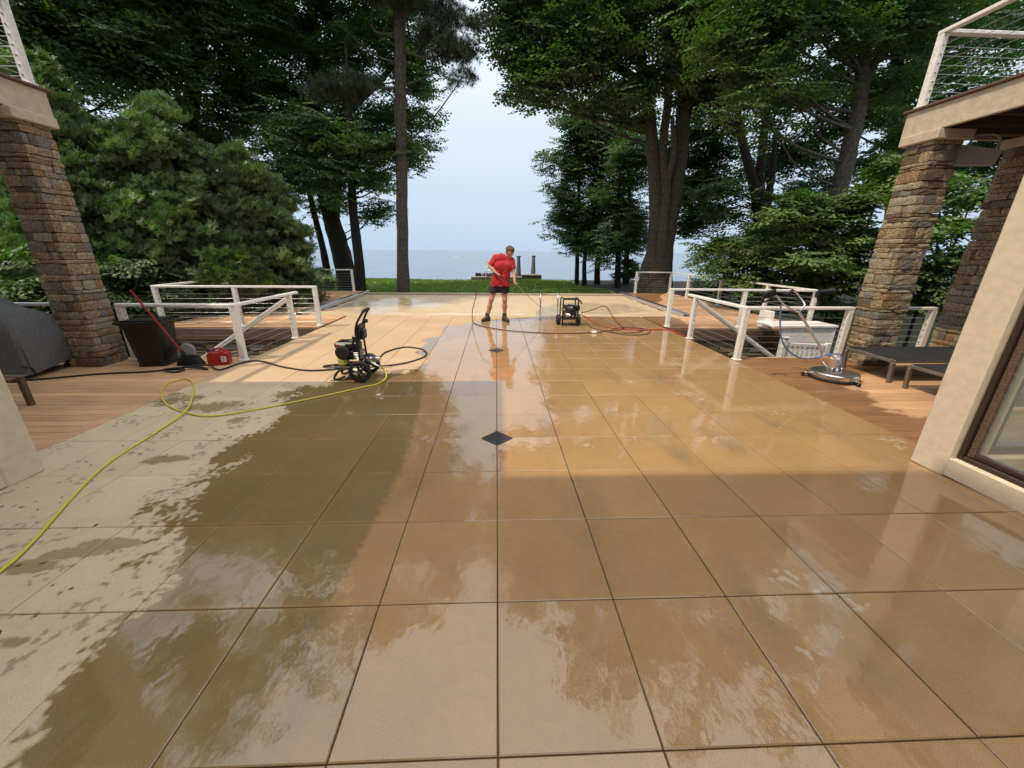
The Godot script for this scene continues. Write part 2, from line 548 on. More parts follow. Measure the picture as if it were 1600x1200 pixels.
func slab_material() -> StandardMaterial3D:
	var w := 1024
	var h := 1536
	var big := noise_bytes(w, h, 0.0045, 5, 11)
	var mid := noise_bytes(w, h, 0.02, 4, 12)
	var fine := noise_bytes(w, h, 0.12, 3, 13)
	var streak := noise_bytes(w, h, 0.012, 4, 14, 2.2)
	# where the wet stone ends (dry to its left), and where the washed part begins
	var wetline := [[1.6, 11.0], [0.7, 10.5], [-0.4, 10.0], [-0.75, 9.8], [-1.17, 9.28], [-1.33, 7.86], [-1.32, 6.36], [-1.5, 5.6], [-2.2, 5.3], [-2.53, 4.75], [-2.42, 3.73], [-2.47, 3.34], [-2.34, 2.88], [-2.32, 2.4], [-2.25, 2.12], [-2.16, 1.93], [-2.05, 1.7], [-2.0, 1.47], [-1.9, 1.31], [-1.81, 1.17], [-1.75, 0.92], [-1.6, 0.0], [-1.4, -1.5]]
	var washline := [[-1.2, 7.0], [-1.12, 6.0], [-1.02, 5.03], [-0.9, 4.13], [-0.84, 3.44], [-0.8, 2.76], [-0.81, 2.2], [-0.83, 1.8], [-0.86, 1.5], [-0.86, 1.19], [-0.92, 1.1], [-0.88, 0.8], [-0.8, -1.5]]
	var spots := [[-3.95, 4.5, 0.34, 0.22], [-3.35, 4.25, 0.38, 0.16], [-3.1, 4.3, 0.2, 0.12], [-2.8, 3.05, 0.24, 0.06], [-2.95, 3.0, 0.1, 0.05], [-2.35, 1.98, 0.22, 0.05], [-2.62, 1.8, 0.25, 0.05], [-2.5, 1.9, 0.16, 0.05], [-2.95, 1.72, 0.2, 0.04], [-2.75, 3.85, 0.1, 0.12], [-2.2, 1.35, 0.10, 0.03], [-2.45, 1.28, 0.08, 0.02]]
	var suds_and_pale := [[3.92, 3.28, 0.13], [3.86, 3.12, 0.08], [2.45, 4.6, 0.16], [2.62, 4.4, 0.12], [3.3, 3.98, 0.14], [0.87, 3.2, 0.07], [-0.72, 3.42, 0.1], [1.62, 1.61, 0.10], [1.72, 1.5, 0.08], [1.84, 1.42, 0.06], [1.4, 1.19, 0.05], [3.0, 3.6, 0.06], [1.9, 5.1, 0.1]]  # white foam patches; the few on the nearest slabs are just pale spots
	var dry_a := Color(0.88, 0.69, 0.49)
	var dry_b := Color(0.76, 0.53, 0.32)
	var soaked := Color(0.37, 0.242, 0.11)
	var washed := Color(0.58, 0.352, 0.172)
	var cb := PackedByteArray()
	cb.resize(w * h * 3)
	var rb := PackedByteArray()
	rb.resize(w * h)
	var gam := PackedByteArray()
	gam.resize(1025)
	for i in 1025:
		gam[i] = int(Color(i / 1024.0, 0, 0).linear_to_srgb().r * 255.0)
	for j in h:
		var f := TF0 + TF * (j + 0.5) / h
		var xw := along(wetline, f)
		var xc := along(washline, f)
		var far_dry := smoothstep(4.6, 5.6, f)
		var rr := (f - 1.4935) / 0.6385 if f < 3.409 else 3.0 + (f - 3.409) / 0.585
		var jf := absf(rr - roundf(rr)) * 0.6
		var ri := int(floor(rr)) + 8
		var tone := []
		for q in 17: tone.append(0.94 + 0.12 * fmod(absf(sin(q * 12.9898 + ri * 78.233) * 43758.5453), 1.0))
		var here := []
		for s in spots:
			if absf(f - s[1]) < s[3] * 2.2: here.append(s)
		var foam_and_pale := []
		for s in suds_and_pale:
			if absf(f - s[1]) < s[2] * 1.6: foam_and_pale.append(s)
		var mir := smoothstep(2.4, 3.6, f) * (1.0 - smoothstep(9.8, 10.6, f))
		var low := 1.0 - smoothstep(1.35, 1.55, f)
		for i in w:
			var k := j * w + i
			var x := TX * ((i + 0.5) / w - 0.5)
			var n1: float = big[k] / 255.0
			var n2: float = mid[k] / 255.0
			var n3: float = fine[k] / 255.0
			var n4: float = streak[k] / 255.0
			var e := x - xw + (n2 - 0.5) * 0.42 + (n3 - 0.5) * 0.30 + (n1 - 0.5) * 0.3
			var wet := clampf((e + (n4 - 0.5) * 0.5) / 0.09 + 0.5, 0.0, 1.0)
			for s in here:
				var dx: float = (x - s[0]) / s[2]
				var dy: float = (f - s[1]) / s[3]
				wet = maxf(wet, clampf((1.0 - dx * dx - dy * dy + (n2 - 0.5) * 2.2 + (n3 - 0.5) * 1.6) * 1.6, 0.0, 0.72))
			var cl := clampf((x - xc + (n3 - 0.5) * 0.05) / 0.05 + 0.5, 0.0, 1.0)
			var jx := absf(x / TILE - roundf(x / TILE)) * TILE
			var je := minf(jx, jf)
			var v: float = (0.86 + 0.14 * n1 + 0.10 * (n2 - 0.5) + 0.11 * (n3 - 0.5)) * tone[clampi(int(floor(x / TILE)) + 8, 0, 16)]
			var d := dry_a.lerp(dry_b, far_dry)
			if n2 < 0.30 and n3 < 0.42 and far_dry < 0.5: d = d * 0.62        # leaf scraps and grit
			var c := soaked.lerp(washed, cl)
			c = c.lerp(washed, clampf(1.0 - je / 0.028, 0.0, 1.0) * 0.55 * (1.0 - cl) * n4 * 1.6)
			c = c.lerp(Color(0.50, 0.34, 0.20), clampf(1.0 - je / 0.022, 0.0, 1.0) * 0.5 * cl * n4)
			if n4 > 0.63: c = c.lerp(Color(0.30, 0.24, 0.16), (n4 - 0.63) * 1.6)
			d = d.lerp(c, wet) * v
			for s in foam_and_pale:
				var q: float = 1.0 - ((x - s[0]) ** 2 + ((f - s[1]) * 1.3) ** 2) / (s[2] * s[2])
				if q > -1.2: d = d.lerp(Color(0.85, 0.82, 0.78), clampf((q - 0.9 + (n2 - 0.5) * 2.0 + (n3 - 0.5) * 4.5) * 1.4, 0.0, 0.34))
			cb[k * 3] = gam[int(clampf(d.r, 0.0, 1.0) * 1024.0)]
			cb[k * 3 + 1] = gam[int(clampf(d.g, 0.0, 1.0) * 1024.0)]
			cb[k * 3 + 2] = gam[int(clampf(d.b, 0.0, 1.0) * 1024.0)]
			# film of water: smooth where it stands, rougher where the stone shows through
			var stand := clampf((n1 * 0.6 + n4 * 0.6 - 0.56) * 5.0, 0.0, 1.0)
			var mid_band := mir * (1.0 - smoothstep(0.5, 1.9, absf(x + 0.1)))
			stand = maxf(stand, maxf(mid_band * 0.85, low * (1.0 - smoothstep(0.9, 1.6, absf(x - 0.2))) * 0.8))
			var rw := lerpf(0.085, 0.018, stand) + 0.04 * (n3 - 0.5)
			var r := lerpf(0.85, rw, wet)
			rb[k] = int(clampf(r, 0.03, 1.0) * 255.0)
	var m := StandardMaterial3D.new()
	m.resource_name = "washed_stone"
	m.albedo_texture = ImageTexture.create_from_image(Image.create_from_data(w, h, false, Image.FORMAT_RGB8, cb))
	m.roughness_texture = ImageTexture.create_from_image(Image.create_from_data(w, h, false, Image.FORMAT_L8, rb))
	m.roughness = 1.0
	# fine relief: ripples of the film and the stone's grain
	var n := FastNoiseLite.new()
	n.seed = 41
	n.frequency = 0.035
	n.fractal_octaves = 4
	var bump := n.get_image(2048, 2048)
	m.heightmap_enabled = true
	m.heightmap_texture = ImageTexture.create_from_image(bump)
	m.heightmap_scale = 0.07
	m.metallic_specular = 0.68
	# grain
	m.detail_enabled = true
	m.detail_blend_mode = BaseMaterial3D.BLEND_MODE_MUL
	m.detail_uv_layer = BaseMaterial3D.DETAIL_UV_2
	m.detail_albedo = noise_tex(0.20, Color(0.72, 0.705, 0.68), Color(1.0, 1.0, 1.0), 512, 4, false, 4.0, 51)
	M["slab"] = m
	return m

func slab_mesh(x0: float, x1: float, f0: float, f1: float, r: RandomNumberGenerator) -> ArrayMesh:
	var g := 0.0024
	x0 += g; x1 -= g; f0 += g; f1 -= g
	var e := 0.004
	var st := start()
	var tx := r.randf_range(-0.0016, 0.0016)
	var tf := r.randf_range(-0.0016, 0.0016)
	var lift := r.randf_range(-0.0012, 0.0012)
	var v := func(x: float, f: float, drop: float) -> void:
		st.set_uv(Vector2(x / TX + 0.5, (f - TF0) / TF))
		st.set_uv2(Vector2(x, f) * 1.7)
		st.add_vertex(P(x, floor_y(f) + lift + tx * (x - x0) + tf * (f - f0) - drop, f))
	var ring := func(q: Array) -> void:
		for k in [0, 2, 1, 0, 3, 2]: v.call(q[k][0], q[k][1], q[k][2])
	st.set_smooth_group(-1)
	ring.call([[x0 + e, f0 + e, 0.0], [x1 - e, f0 + e, 0.0], [x1 - e, f1 - e, 0.0], [x0 + e, f1 - e, 0.0]])
	ring.call([[x0, f0, e], [x1, f0, e], [x1 - e, f0 + e, 0.0], [x0 + e, f0 + e, 0.0]])
	ring.call([[x1, f0, e], [x1, f1, e], [x1 - e, f1 - e, 0.0], [x1 - e, f0 + e, 0.0]])
	ring.call([[x1, f1, e], [x0, f1, e], [x0 + e, f1 - e, 0.0], [x1 - e, f1 - e, 0.0]])
	ring.call([[x0, f1, e], [x0, f0, e], [x0 + e, f0 + e, 0.0], [x0 + e, f1 - e, 0.0]])
	ring.call([[x0, f0, 0.04], [x1, f0, 0.04], [x1, f0, e], [x0, f0, e]])
	ring.call([[x1, f0, 0.04], [x1, f1, 0.04], [x1, f1, e], [x1, f0, e]])
	ring.call([[x1, f1, 0.04], [x0, f1, 0.04], [x0, f1, e], [x1, f1, e]])
	ring.call([[x0, f1, 0.04], [x0, f0, 0.04], [x0, f0, e], [x0, f1, e]])
	st.generate_normals()
	st.generate_tangents()
	return st.commit()

func patio() -> void:
	var t := structure("patio", "wide terrace of square tan stone slabs, half of it wet from washing")
	var m := slab_material()
	var r := RandomNumberGenerator.new()
	r.seed = 19
	var lines := []
	for c in range(-6, 7): lines.append(c * TILE)
	lines.push_front(-4.1); lines.push_back(4.1)
	for k in range(-4, 16):
		var f0 := row_f(k)
		var f1: float = minf(row_f(k + 1), 10.85)
		if f1 - f0 < 0.1: continue
		for i in lines.size() - 1:
			part("slab", slab_mesh(lines[i], lines[i + 1], f0, f1, r), m, t)
	# bed of dark mortar under the slabs, following their fall
	var bed := sheet([-4.1, 4.1], [-1.1, 1.9, 3.3, 10.85], func(_x, f): return floor_y(f) - 0.013)
	part("joint_bed", bed, M["joint"], t)
	part("edge_wall", slab(-4.09, -3.9, -1.5, -0.05, 6.2, 10.8), M["mortar"], t)
	part("edge_wall", slab(3.9, 4.09, -1.5, -0.05, 6.2, 10.8), M["mortar"], t)
	# leaf scraps and twigs on the dry slabs
	var litter := thing("leaf_litter", "dark leaf scraps and twigs scattered on the dry slabs by the yellow hose", "leaves", P(-3.2, 0.0, 2.6))
	litter.set_meta("kind", "stuff")
	var ls := start()
	leaf(ls, Vector3(-0.02, 0.003, 0), Vector3.RIGHT, Vector3.UP, 0.042, 0.018)
	var sp := []
	var tn := []
	for i in 150:
		var x := r.randf_range(-4.05, -2.2)
		var f := r.randf_range(1.15, 5.0)
		if x > -2.5 and f > 2.0: continue
		sp.append(Transform3D(Basis(Vector3.UP, r.randf() * TAU) * Basis(Vector3.RIGHT, r.randf_range(-0.3, 0.3)) * Basis.from_scale(Vector3(r.randf_range(0.4, 1.3), 1.0, r.randf_range(0.25, 1.0))), P(x, floor_y(f) + 0.003, f) - P(-3.2, 0.0, 2.6)))
		var k := r.randf_range(0.3, 1.2)
		tn.append(Color(k, k * 0.8, k * 0.6))
	var lm := mat("dead_leaf", srgb(0.10, 0.07, 0.045), 0.8)
	lm.vertex_color_use_as_albedo = true
	lm.cull_mode = BaseMaterial3D.CULL_DISABLED
	many("scraps", done(ls), lm, sp, tn, litter)
	for f in [3.39, 6.9]:
		var d := thing("drain_grate", "diamond-set black drain grate close to the house" if f < 4 else "diamond-set black drain grate in front of the worker", "drain grate", P(0, floor_y(f), f), "drain grates")
		var b := Basis(Vector3.UP, PI / 4)
		var s := 0.105 if f < 4 else 0.10
		for k in 4:
			var q := Basis(Vector3.UP, PI / 4 + k * PI / 2)
			part("rim", box_mesh(Vector3(s * 2, 0.010, 0.012)), M["grate"], d, q * Vector3(0, 0.004, s), q)
		part("sump", box_mesh(Vector3(s * 2, 0.004, s * 2), 0.001), M["black_rubber"], d, Vector3(0, 0.001, 0), b)
		for k in 7:
			var o := (k - 3) * s / 3.6
			part("bar", box_mesh(Vector3(s * 2 - 0.01, 0.006, 0.011), 0.001), M["grate"], d, b * Vector3(0, 0.0065, o), b)
			part("bar", box_mesh(Vector3(0.011, 0.005, s * 2 - 0.01), 0.001), M["grate"], d, b * Vector3(o, 0.0065, 0), b)

# ---------- the pool under its cover ----------
func pool() -> void:
	var t := structure("pool", "long pool closed by a tan vinyl cover with puddles on it")
	var w := 512
	var h := 256
	var a := noise_bytes(w, h, 0.012, 4, 61)
	var b := noise_bytes(w, h, 0.03, 4, 62, 0.5)
	var cb := PackedByteArray(); cb.resize(w * h * 3)
	var rb := PackedByteArray(); rb.resize(w * h)
	for j in h:
		var f := 10.9 + 5.6 * (j + 0.5) / h
		for i in w:
			var k := j * w + i
			var x := -5.4 + 10.8 * (i + 0.5) / w
			var n1: float = a[k] / 255.0
			var n2: float = b[k] / 255.0
			var puddle := clampf(1.0 - ((x + 3.7) / 1.9) ** 2 - ((f - 13.4) / 2.0) ** 2 + (n1 - 0.5) * 1.2, 0.0, 1.0)
			var pond := clampf(1.0 - ((x - 3.1) / 1.9) ** 2 - ((f - 13.0) / 1.7) ** 2 + (n1 - 0.5) * 1.2, 0.0, 1.0)
			var wet := clampf(maxf(puddle, pond) * 3.0, 0.0, 1.0)
			var rim := clampf(1.0 - absf(f - 11.5 - 0.25 * (n1 - 0.5)) / 0.16, 0.0, 1.0) * clampf(1.6 - absf(x + 0.4) / 2.4, 0.0, 1.0)
			var c := Color(0.56, 0.42, 0.26)
			c = c.lerp(Color(0.78, 0.72, 0.62), rim * clampf((n2 - 0.35) * 3.0, 0.0, 1.0) * 0.8)
			c = (c * (0.85 + 0.3 * n2)).linear_to_srgb()
			cb[k * 3] = int(clampf(c.r, 0, 1) * 255); cb[k * 3 + 1] = int(clampf(c.g, 0, 1) * 255); cb[k * 3 + 2] = int(clampf(c.b, 0, 1) * 255)
			rb[k] = int(clampf(lerpf(0.6, 0.24, wet) + 0.1 * (n2 - 0.5), 0.05, 1.0) * 255)
	var m := StandardMaterial3D.new()
	m.resource_name = "pool_cover"
	m.albedo_texture = ImageTexture.create_from_image(Image.create_from_data(w, h, false, Image.FORMAT_RGB8, cb))
	m.roughness_texture = ImageTexture.create_from_image(Image.create_from_data(w, h, false, Image.FORMAT_L8, rb))
	m.roughness = 1.0
	var nz := FastNoiseLite.new()
	nz.seed = 4; nz.frequency = 0.6; nz.fractal_octaves = 3
	var st := start(true)
	var nx := 96
	var nf := 56
	var v := func(i: int, j: int) -> void:
		var x := lerpf(-5.38, 5.38, float(i) / nx)
		var f := lerpf(10.87, 16.45, float(j) / nf)
		var sag := sin(PI * j / nf)
		st.set_uv(Vector2(float(i) / nx, float(j) / nf))
		st.add_vertex(P(x, -0.03 - 0.03 * sag + 0.028 * nz.get_noise_2d(x * 0.7, f * 2.2) * minf(1.0, sag * 3.0), f))
	for i in nx:
		for j in nf:
			for q in [[0, 0], [1, 1], [1, 0], [0, 0], [0, 1], [1, 1]]: v.call(i + q[0], j + q[1])
	st.generate_normals()
	st.generate_tangents()
	part("cover", st.commit(), m, t)
	part("far_coping", slab(-5.6, 5.6, -1.4, 0.035, 16.46, 16.78, 0.02), M["cut_stone"], t)
	part("near_wall", slab(-5.4, 5.4, -1.4, -0.08, 10.86, 10.95), M["mortar"], t)
	for s in [-1.0, 1.0]:
		part("cover_track", slab(s * 5.385, s * 5.47, -0.05, 0.075, 10.9, 16.5, 0.01), M["steel"], t)
	# bubbling edge of the standing water
	var hoop_at := [1.22, 1.71]
	for i in 2:
		var o := thing("pool_handrail", "chrome pool handrail hoop beside the washer's wheel" if i == 1 else "chrome pool handrail hoop where the worker's lance points", "handrail", P(hoop_at[i], 0, 10.8), "pool handrails")
		var pts := smooth([Vector3(0, 0, 0), Vector3(0, 0.42, 0), Vector3(0.005, 0.57, -0.06), Vector3(0.02, 0.625, -0.18), Vector3(0.035, 0.57, -0.32), Vector3(0.05, 0.40, -0.38), Vector3(0.06, -0.02, -0.42)], 7)
		part("hoop", tube_mesh(pts, 0.021, -1, 10), M["chrome"], o)
		part("flange", lathe_mesh([[0.0, 0.012], [0.045, 0.010], [0.05, 0.0]], 16), M["chrome"], o)

# ---------- wooden decks ----------
func deck_map(x0: float, x1: float, f0: float, f1: float, wet_right: bool, seed_: int) -> StandardMaterial3D:
	var w := 512
	var h := 512
	var a := noise_bytes(w, h, 0.01, 4, seed_)
	var g := noise_bytes(w, h, 0.20, 2, seed_ + 1)
	var s := FastNoiseLite.new()
	s.seed = seed_ + 2
	s.frequency = 0.16
	s.fractal_octaves = 3
	var im := s.get_image(48, h)
	im.resize(w, h, Image.INTERPOLATE_CUBIC)
	im.convert(Image.FORMAT_L8)
	var str_ := im.get_data()
	var edge := [[7.5, 6.4], [6.2, 5.75], [5.2, 5.1], [4.97, 4.89], [4.85, 4.6], [4.95, 4.42], [4.75, 4.2], [4.72, 4.0], [4.8, 3.86], [4.75, 3.6], [4.6, 3.2], [4.5, 2.8]]
	var cb := PackedByteArray(); cb.resize(w * h * 3)
	var rb := PackedByteArray(); rb.resize(w * h)
	for j in h:
		var f := lerpf(f0, f1, (j + 0.5) / h)
		var e := along(edge, f)
		var plank := int(floor((f - 2.9) / 0.142))
		var tone := 0.86 + 0.28 * fmod(absf(sin(plank * 12.9898) * 43758.5453), 1.0)
		for i in w:
			var k := j * w + i
			var x := lerpf(x0, x1, (i + 0.5) / w)
			var n1: float = a[k] / 255.0
			var n2: float = str_[k] / 255.0
			var n3: float = g[k] / 255.0
			var wet := 0.0
			if wet_right: wet = clampf((e - x + (n1 - 0.5) * 0.5 + (n3 - 0.5) * 0.1) / 0.06 + 0.5, 0.0, 1.0)
			elif absf(x + 5.05) < 0.16 and absf(f - 4.26 + (x + 5.05) * 0.2) < 0.035: wet = clampf(n1 * 2.0 - 0.3, 0.0, 1.0)
			var c := Color(0.60, 0.35, 0.19)
			c = c * (0.72 + 0.36 * n2 + 0.22 * (n1 - 0.5) + 0.12 * (n3 - 0.5)) * tone
			c = c.lerp(c * Color(0.50, 0.42, 0.34), wet).linear_to_srgb()
			cb[k * 3] = int(clampf(c.r, 0, 1) * 255); cb[k * 3 + 1] = int(clampf(c.g, 0, 1) * 255); cb[k * 3 + 2] = int(clampf(c.b, 0, 1) * 255)
			rb[k] = int(lerpf(0.72, 0.26 + 0.2 * n3, wet) * 255)
	var m := StandardMaterial3D.new()
	m.resource_name = "deck_wood"
	m.albedo_texture = ImageTexture.create_from_image(Image.create_from_data(w, h, false, Image.FORMAT_RGB8, cb))
	m.roughness_texture = ImageTexture.create_from_image(Image.create_from_data(w, h, false, Image.FORMAT_L8, rb))
	m.roughness = 1.0
	return m

# a plank whose map coordinates are its place on the deck
func plank_mesh(x0: float, x1: float, y: float, f0: float, f1: float, lim: Array) -> ArrayMesh:
	var st := start()
	plank(st, x0, x1, y, f0, f1, lim)
	st.generate_normals()
	return st.commit()

func plank(st: SurfaceTool, x0: float, x1: float, y: float, f0: float, f1: float, lim: Array) -> void:
	var e := 0.004
	var lo: float = minf(x0, x1)
	var hi: float = maxf(x0, x1)
	var v := func(x: float, yy: float, f: float) -> void:
		st.set_uv(Vector2((x - lim[0]) / (lim[1] - lim[0]), (f - lim[2]) / (lim[3] - lim[2])))
		st.add_vertex(P(x, yy, f))
	var q := func(p: Array) -> void:
		for k in [0, 2, 1, 0, 3, 2]: v.call(p[k][0], p[k][1], p[k][2])
	var b := y - 0.03
	q.call([[lo + e, y, f0 + e], [hi - e, y, f0 + e], [hi - e, y, f1 - e], [lo + e, y, f1 - e]])
	q.call([[lo, y - e, f0], [hi, y - e, f0], [hi - e, y, f0 + e], [lo + e, y, f0 + e]])
	q.call([[hi, y - e, f0], [hi, y - e, f1], [hi - e, y, f1 - e], [hi - e, y, f0 + e]])
	q.call([[hi, y - e, f1], [lo, y - e, f1], [lo + e, y, f1 - e], [hi - e, y, f1 - e]])
	q.call([[lo, y - e, f1], [lo, y - e, f0], [lo + e, y, f0 + e], [lo + e, y, f1 - e]])
	q.call([[lo, b, f0], [hi, b, f0], [hi, y - e, f0], [lo, y - e, f0]])
	q.call([[hi, b, f0], [hi, b, f1], [hi, y - e, f1], [hi, y - e, f0]])
	q.call([[hi, b, f1], [lo, b, f1], [lo, y - e, f1], [hi, y - e, f1]])
	q.call([[lo, b, f1], [lo, b, f0], [lo, y - e, f0], [lo, y - e, f1]])

func decks() -> void:
	for s in [-1.0, 1.0]:
		var right: bool = s > 0
		var t := structure("deck", "sunlit reddish wooden deck, partly wet, beside the terrace" if right else "shaded tan wooden deck beside the terrace, under the grill")
		var lim := [4.1, 9.6, 2.8, 6.4] if right else [-9.6, -4.1, 2.8, 6.4]
		var m := deck_map(lim[0], lim[1], lim[2], lim[3], right, 71 if right else 81)
		var f := 2.9
		var k := 0
		while f < 6.36:
			var joint: float = s * (6.2 + 1.4 * fmod(k * 0.618, 1.0))
			var y := 0.0 + 0.0016 * sin(k * 7.3)
			part("plank", plank_mesh(s * 4.245, joint - s * 0.002, y, f, f + 0.137, lim), m, t)
			part("plank", plank_mesh(joint + s * 0.002, s * 9.5, y + 0.0007, f, f + 0.137, lim), m, t)
			f += 0.142
			k += 1
		part("border_plank", plank_mesh(s * 4.104, s * 4.24, 0.002, 2.9, 6.33, lim), m, t)
		part("joists", slab(s * 4.12, s * 9.5, -0.2, -0.034, 2.95, 6.3), M["black_rubber"], t)
		part("rim_board", slab(s * 4.12, s * 9.5, -0.28, -0.032, 6.305, 6.345), M["fascia_wood"], t)
		# raised deck beyond the stair well
		var u := structure("pool_deck", "wooden deck beside the pool, on the shrubs' side" if right else "weathered wooden deck beside the pool, on the cedars' side")
		var lim2 := [4.1, 9.6, 2.8, 6.4] if right else [-9.6, -4.1, 2.8, 6.4]
		var st := start()
		f = 9.02
		k = 0
		while f < 17.2:
			var inner: float = s * (4.12 if f < 10.7 else 5.49)
			var y0 := 0.03 + 0.0016 * sin(k * 5.1)
			plank(st, inner, s * 7.75, y0, f, f + 0.137, [lim2[0], lim2[1], 2.8 - 0.0, 17.4])
			f += 0.142
			k += 1
		st.generate_normals()
		var pl := part("planking", st.commit(), m, u)
		pl.set_meta("kind", "stuff")
		part("fascia_board", slab(s * 4.12, s * 7.76, -0.27, -0.004, 8.97, 9.012, 0.006), M["fascia_wood"], u)
		part("side_board", slab(s * 7.752, s * 7.79, -0.27, -0.004, 9.0, 17.2, 0.006), M["fascia_wood"], u)
		part("end_board", slab(s * 5.5, s * 7.75, -0.4, -0.004, 17.19, 17.23, 0.006), M["fascia_wood"], u)
		part("edge_strip", slab(s * 5.475, s * 5.62, 0.0, 0.062, 10.75, 17.2, 0.006), M["steel"] if right else M["steel"], u)
		part("joists", slab(s * 4.14, s * 7.74, -0.25, -0.004, 9.02, 10.8), M["black_rubber"], u)
		part("joists", slab(s * 5.5, s * 7.74, -0.25, -0.004, 10.85, 17.15), M["black_rubber"], u)
		# stone wall under it
		var wall := thing("retaining_wall", "stacked stone retaining wall under the pool deck by the shrubs" if right else "stacked stone retaining wall behind the red fuel can", "wall", P(s * 5.9, -1.45, 9.2), "retaining walls")
		part("core", box_mesh(Vector3(3.6, 1.17, 0.2), 0.01), M["mortar"], wall, Vector3(0, 0.585, -0.06))
		var r := RandomNumberGenerator.new()
		r.seed = 301 + int(s)
		var y := 0.0
		while y < 1.14:
			var hh: float = minf(r.randf_range(0.09, 0.17), 1.17 - y)
			if hh < 0.03: break
			var x := -1.8
			while x < 1.78:
				var ww: float = minf(r.randf_range(0.16, 0.44), 1.8 - x)
				if ww < 0.05: break
				stone(wall, Vector3(x + ww * 0.5, y + hh * 0.5, 0.09 + r.randf_range(-0.012, 0.016)), Vector3(ww - 0.012, hh - 0.012, 0.12), Basis.IDENTITY, r)
				x += ww
			y += hh
		# stairs going down beside the terrace
		var stair := thing("stairs", "pale wooden steps leading down behind the round floor cleaner" if right else "pale wooden steps leading down behind the fuel can", "stairs", P(s * 4.1, 0, 8.45), "side stairs")
		for i in 7:
			part("tread", box_mesh(Vector3(0.30, 0.04, 1.0), 0.006), M["stair_wood"], stair, Vector3(s * (0.18 + 0.27 * i), -0.19 * (i + 1) + 0.02, 0.0))
		var sg := start()
		for zz in [-0.52, 0.52]:
			sg = start()
			beam(sg, Vector3(s * 0.02, -0.12, zz), Vector3(s * 2.02, -1.5, zz), 0.05, 0.24)
			part("stringer", done(sg), M["stair_wood"], stair)

func stone_palette(r: RandomNumberGenerator) -> Material:
	if not shared.has("stones"):
		var cols := [[0.50, 0.36, 0.21], [0.58, 0.43, 0.26], [0.40, 0.285, 0.17], [0.52, 0.31, 0.165], [0.35, 0.315, 0.27], [0.62, 0.50, 0.34], [0.28, 0.19, 0.12], [0.47, 0.39, 0.28], [0.66, 0.55, 0.38]]
		var a := []
		for i in cols.size():
			var c: Array = cols[i]
			var m := mat("ledge_stone_%d" % i, srgb(c[0], c[1], c[2]), 0.9, 0.0, 0.45, 2.2 + 0.3 * i)
			m.heightmap_scale = 1.6
			a.append(m)
		shared["stones"] = a
	var s: Array = shared["stones"]
	return s[[0, 1, 1, 3, 2, 4, 5, 0, 8, 7, 6, 5][r.randi() % 12]]

func stone(parent: Node, at: Vector3, size: Vector3, b: Basis, r: RandomNumberGenerator) -> void:
	if not shared.has("stone_shapes"):
		var a := []
		for k in 10: a.append(stone_shape(900 + k))
		shared["stone_shapes"] = a
	part("stone", shared["stone_shapes"][r.randi() % 10], stone_palette(r), parent, at, b * Basis.from_scale(size))

# a split stone, one metre a side: uneven front (+z), worn edges
func stone_shape(seed_: int) -> ArrayMesh:
	var r := RandomNumberGenerator.new()
	r.seed = seed_
	var st := start()
	st.set_smooth_group(-1)
	var g := []
	var n := 3
	for i in n + 1:
		var row := []
		for j in n + 1:
			var edge := i == 0 or j == 0 or i == n or j == n
			row.append(Vector3(lerpf(-0.5, 0.5, float(i) / n) + (0.0 if i in [0, n] else r.randf_range(-0.07, 0.07)), lerpf(-0.5, 0.5, float(j) / n) + (0.0 if j in [0, n] else r.randf_range(-0.07, 0.07)), (r.randf_range(0.41, 0.47) if edge else r.randf_range(0.43, 0.53))))
		g.append(row)
	for c in [[0, 0], [0, n], [n, 0], [n, n]]:
		var p: Vector3 = g[c[0]][c[1]]
		g[c[0]][c[1]] = Vector3(p.x * r.randf_range(0.92, 0.99), p.y * r.randf_range(0.88, 0.98), p.z - 0.03)
	for i in n:
		for j in n:
			quad(st, g[i][j], g[i + 1][j], g[i + 1][j + 1], g[i][j + 1])
	for k in n:
		var back := func(p: Vector3) -> Vector3: return Vector3(p.x, p.y, -0.5)
		quad(st, back.call(g[k][0]), back.call(g[k + 1][0]), g[k + 1][0], g[k][0])
		quad(st, g[k][n], g[k + 1][n], back.call(g[k + 1][n]), back.call(g[k][n]))
		quad(st, g[0][k], g[0][k + 1], back.call(g[0][k + 1]), back.call(g[0][k]))
		quad(st, back.call(g[n][k]), back.call(g[n][k + 1]), g[n][k + 1], g[n][k])
	return done(st)

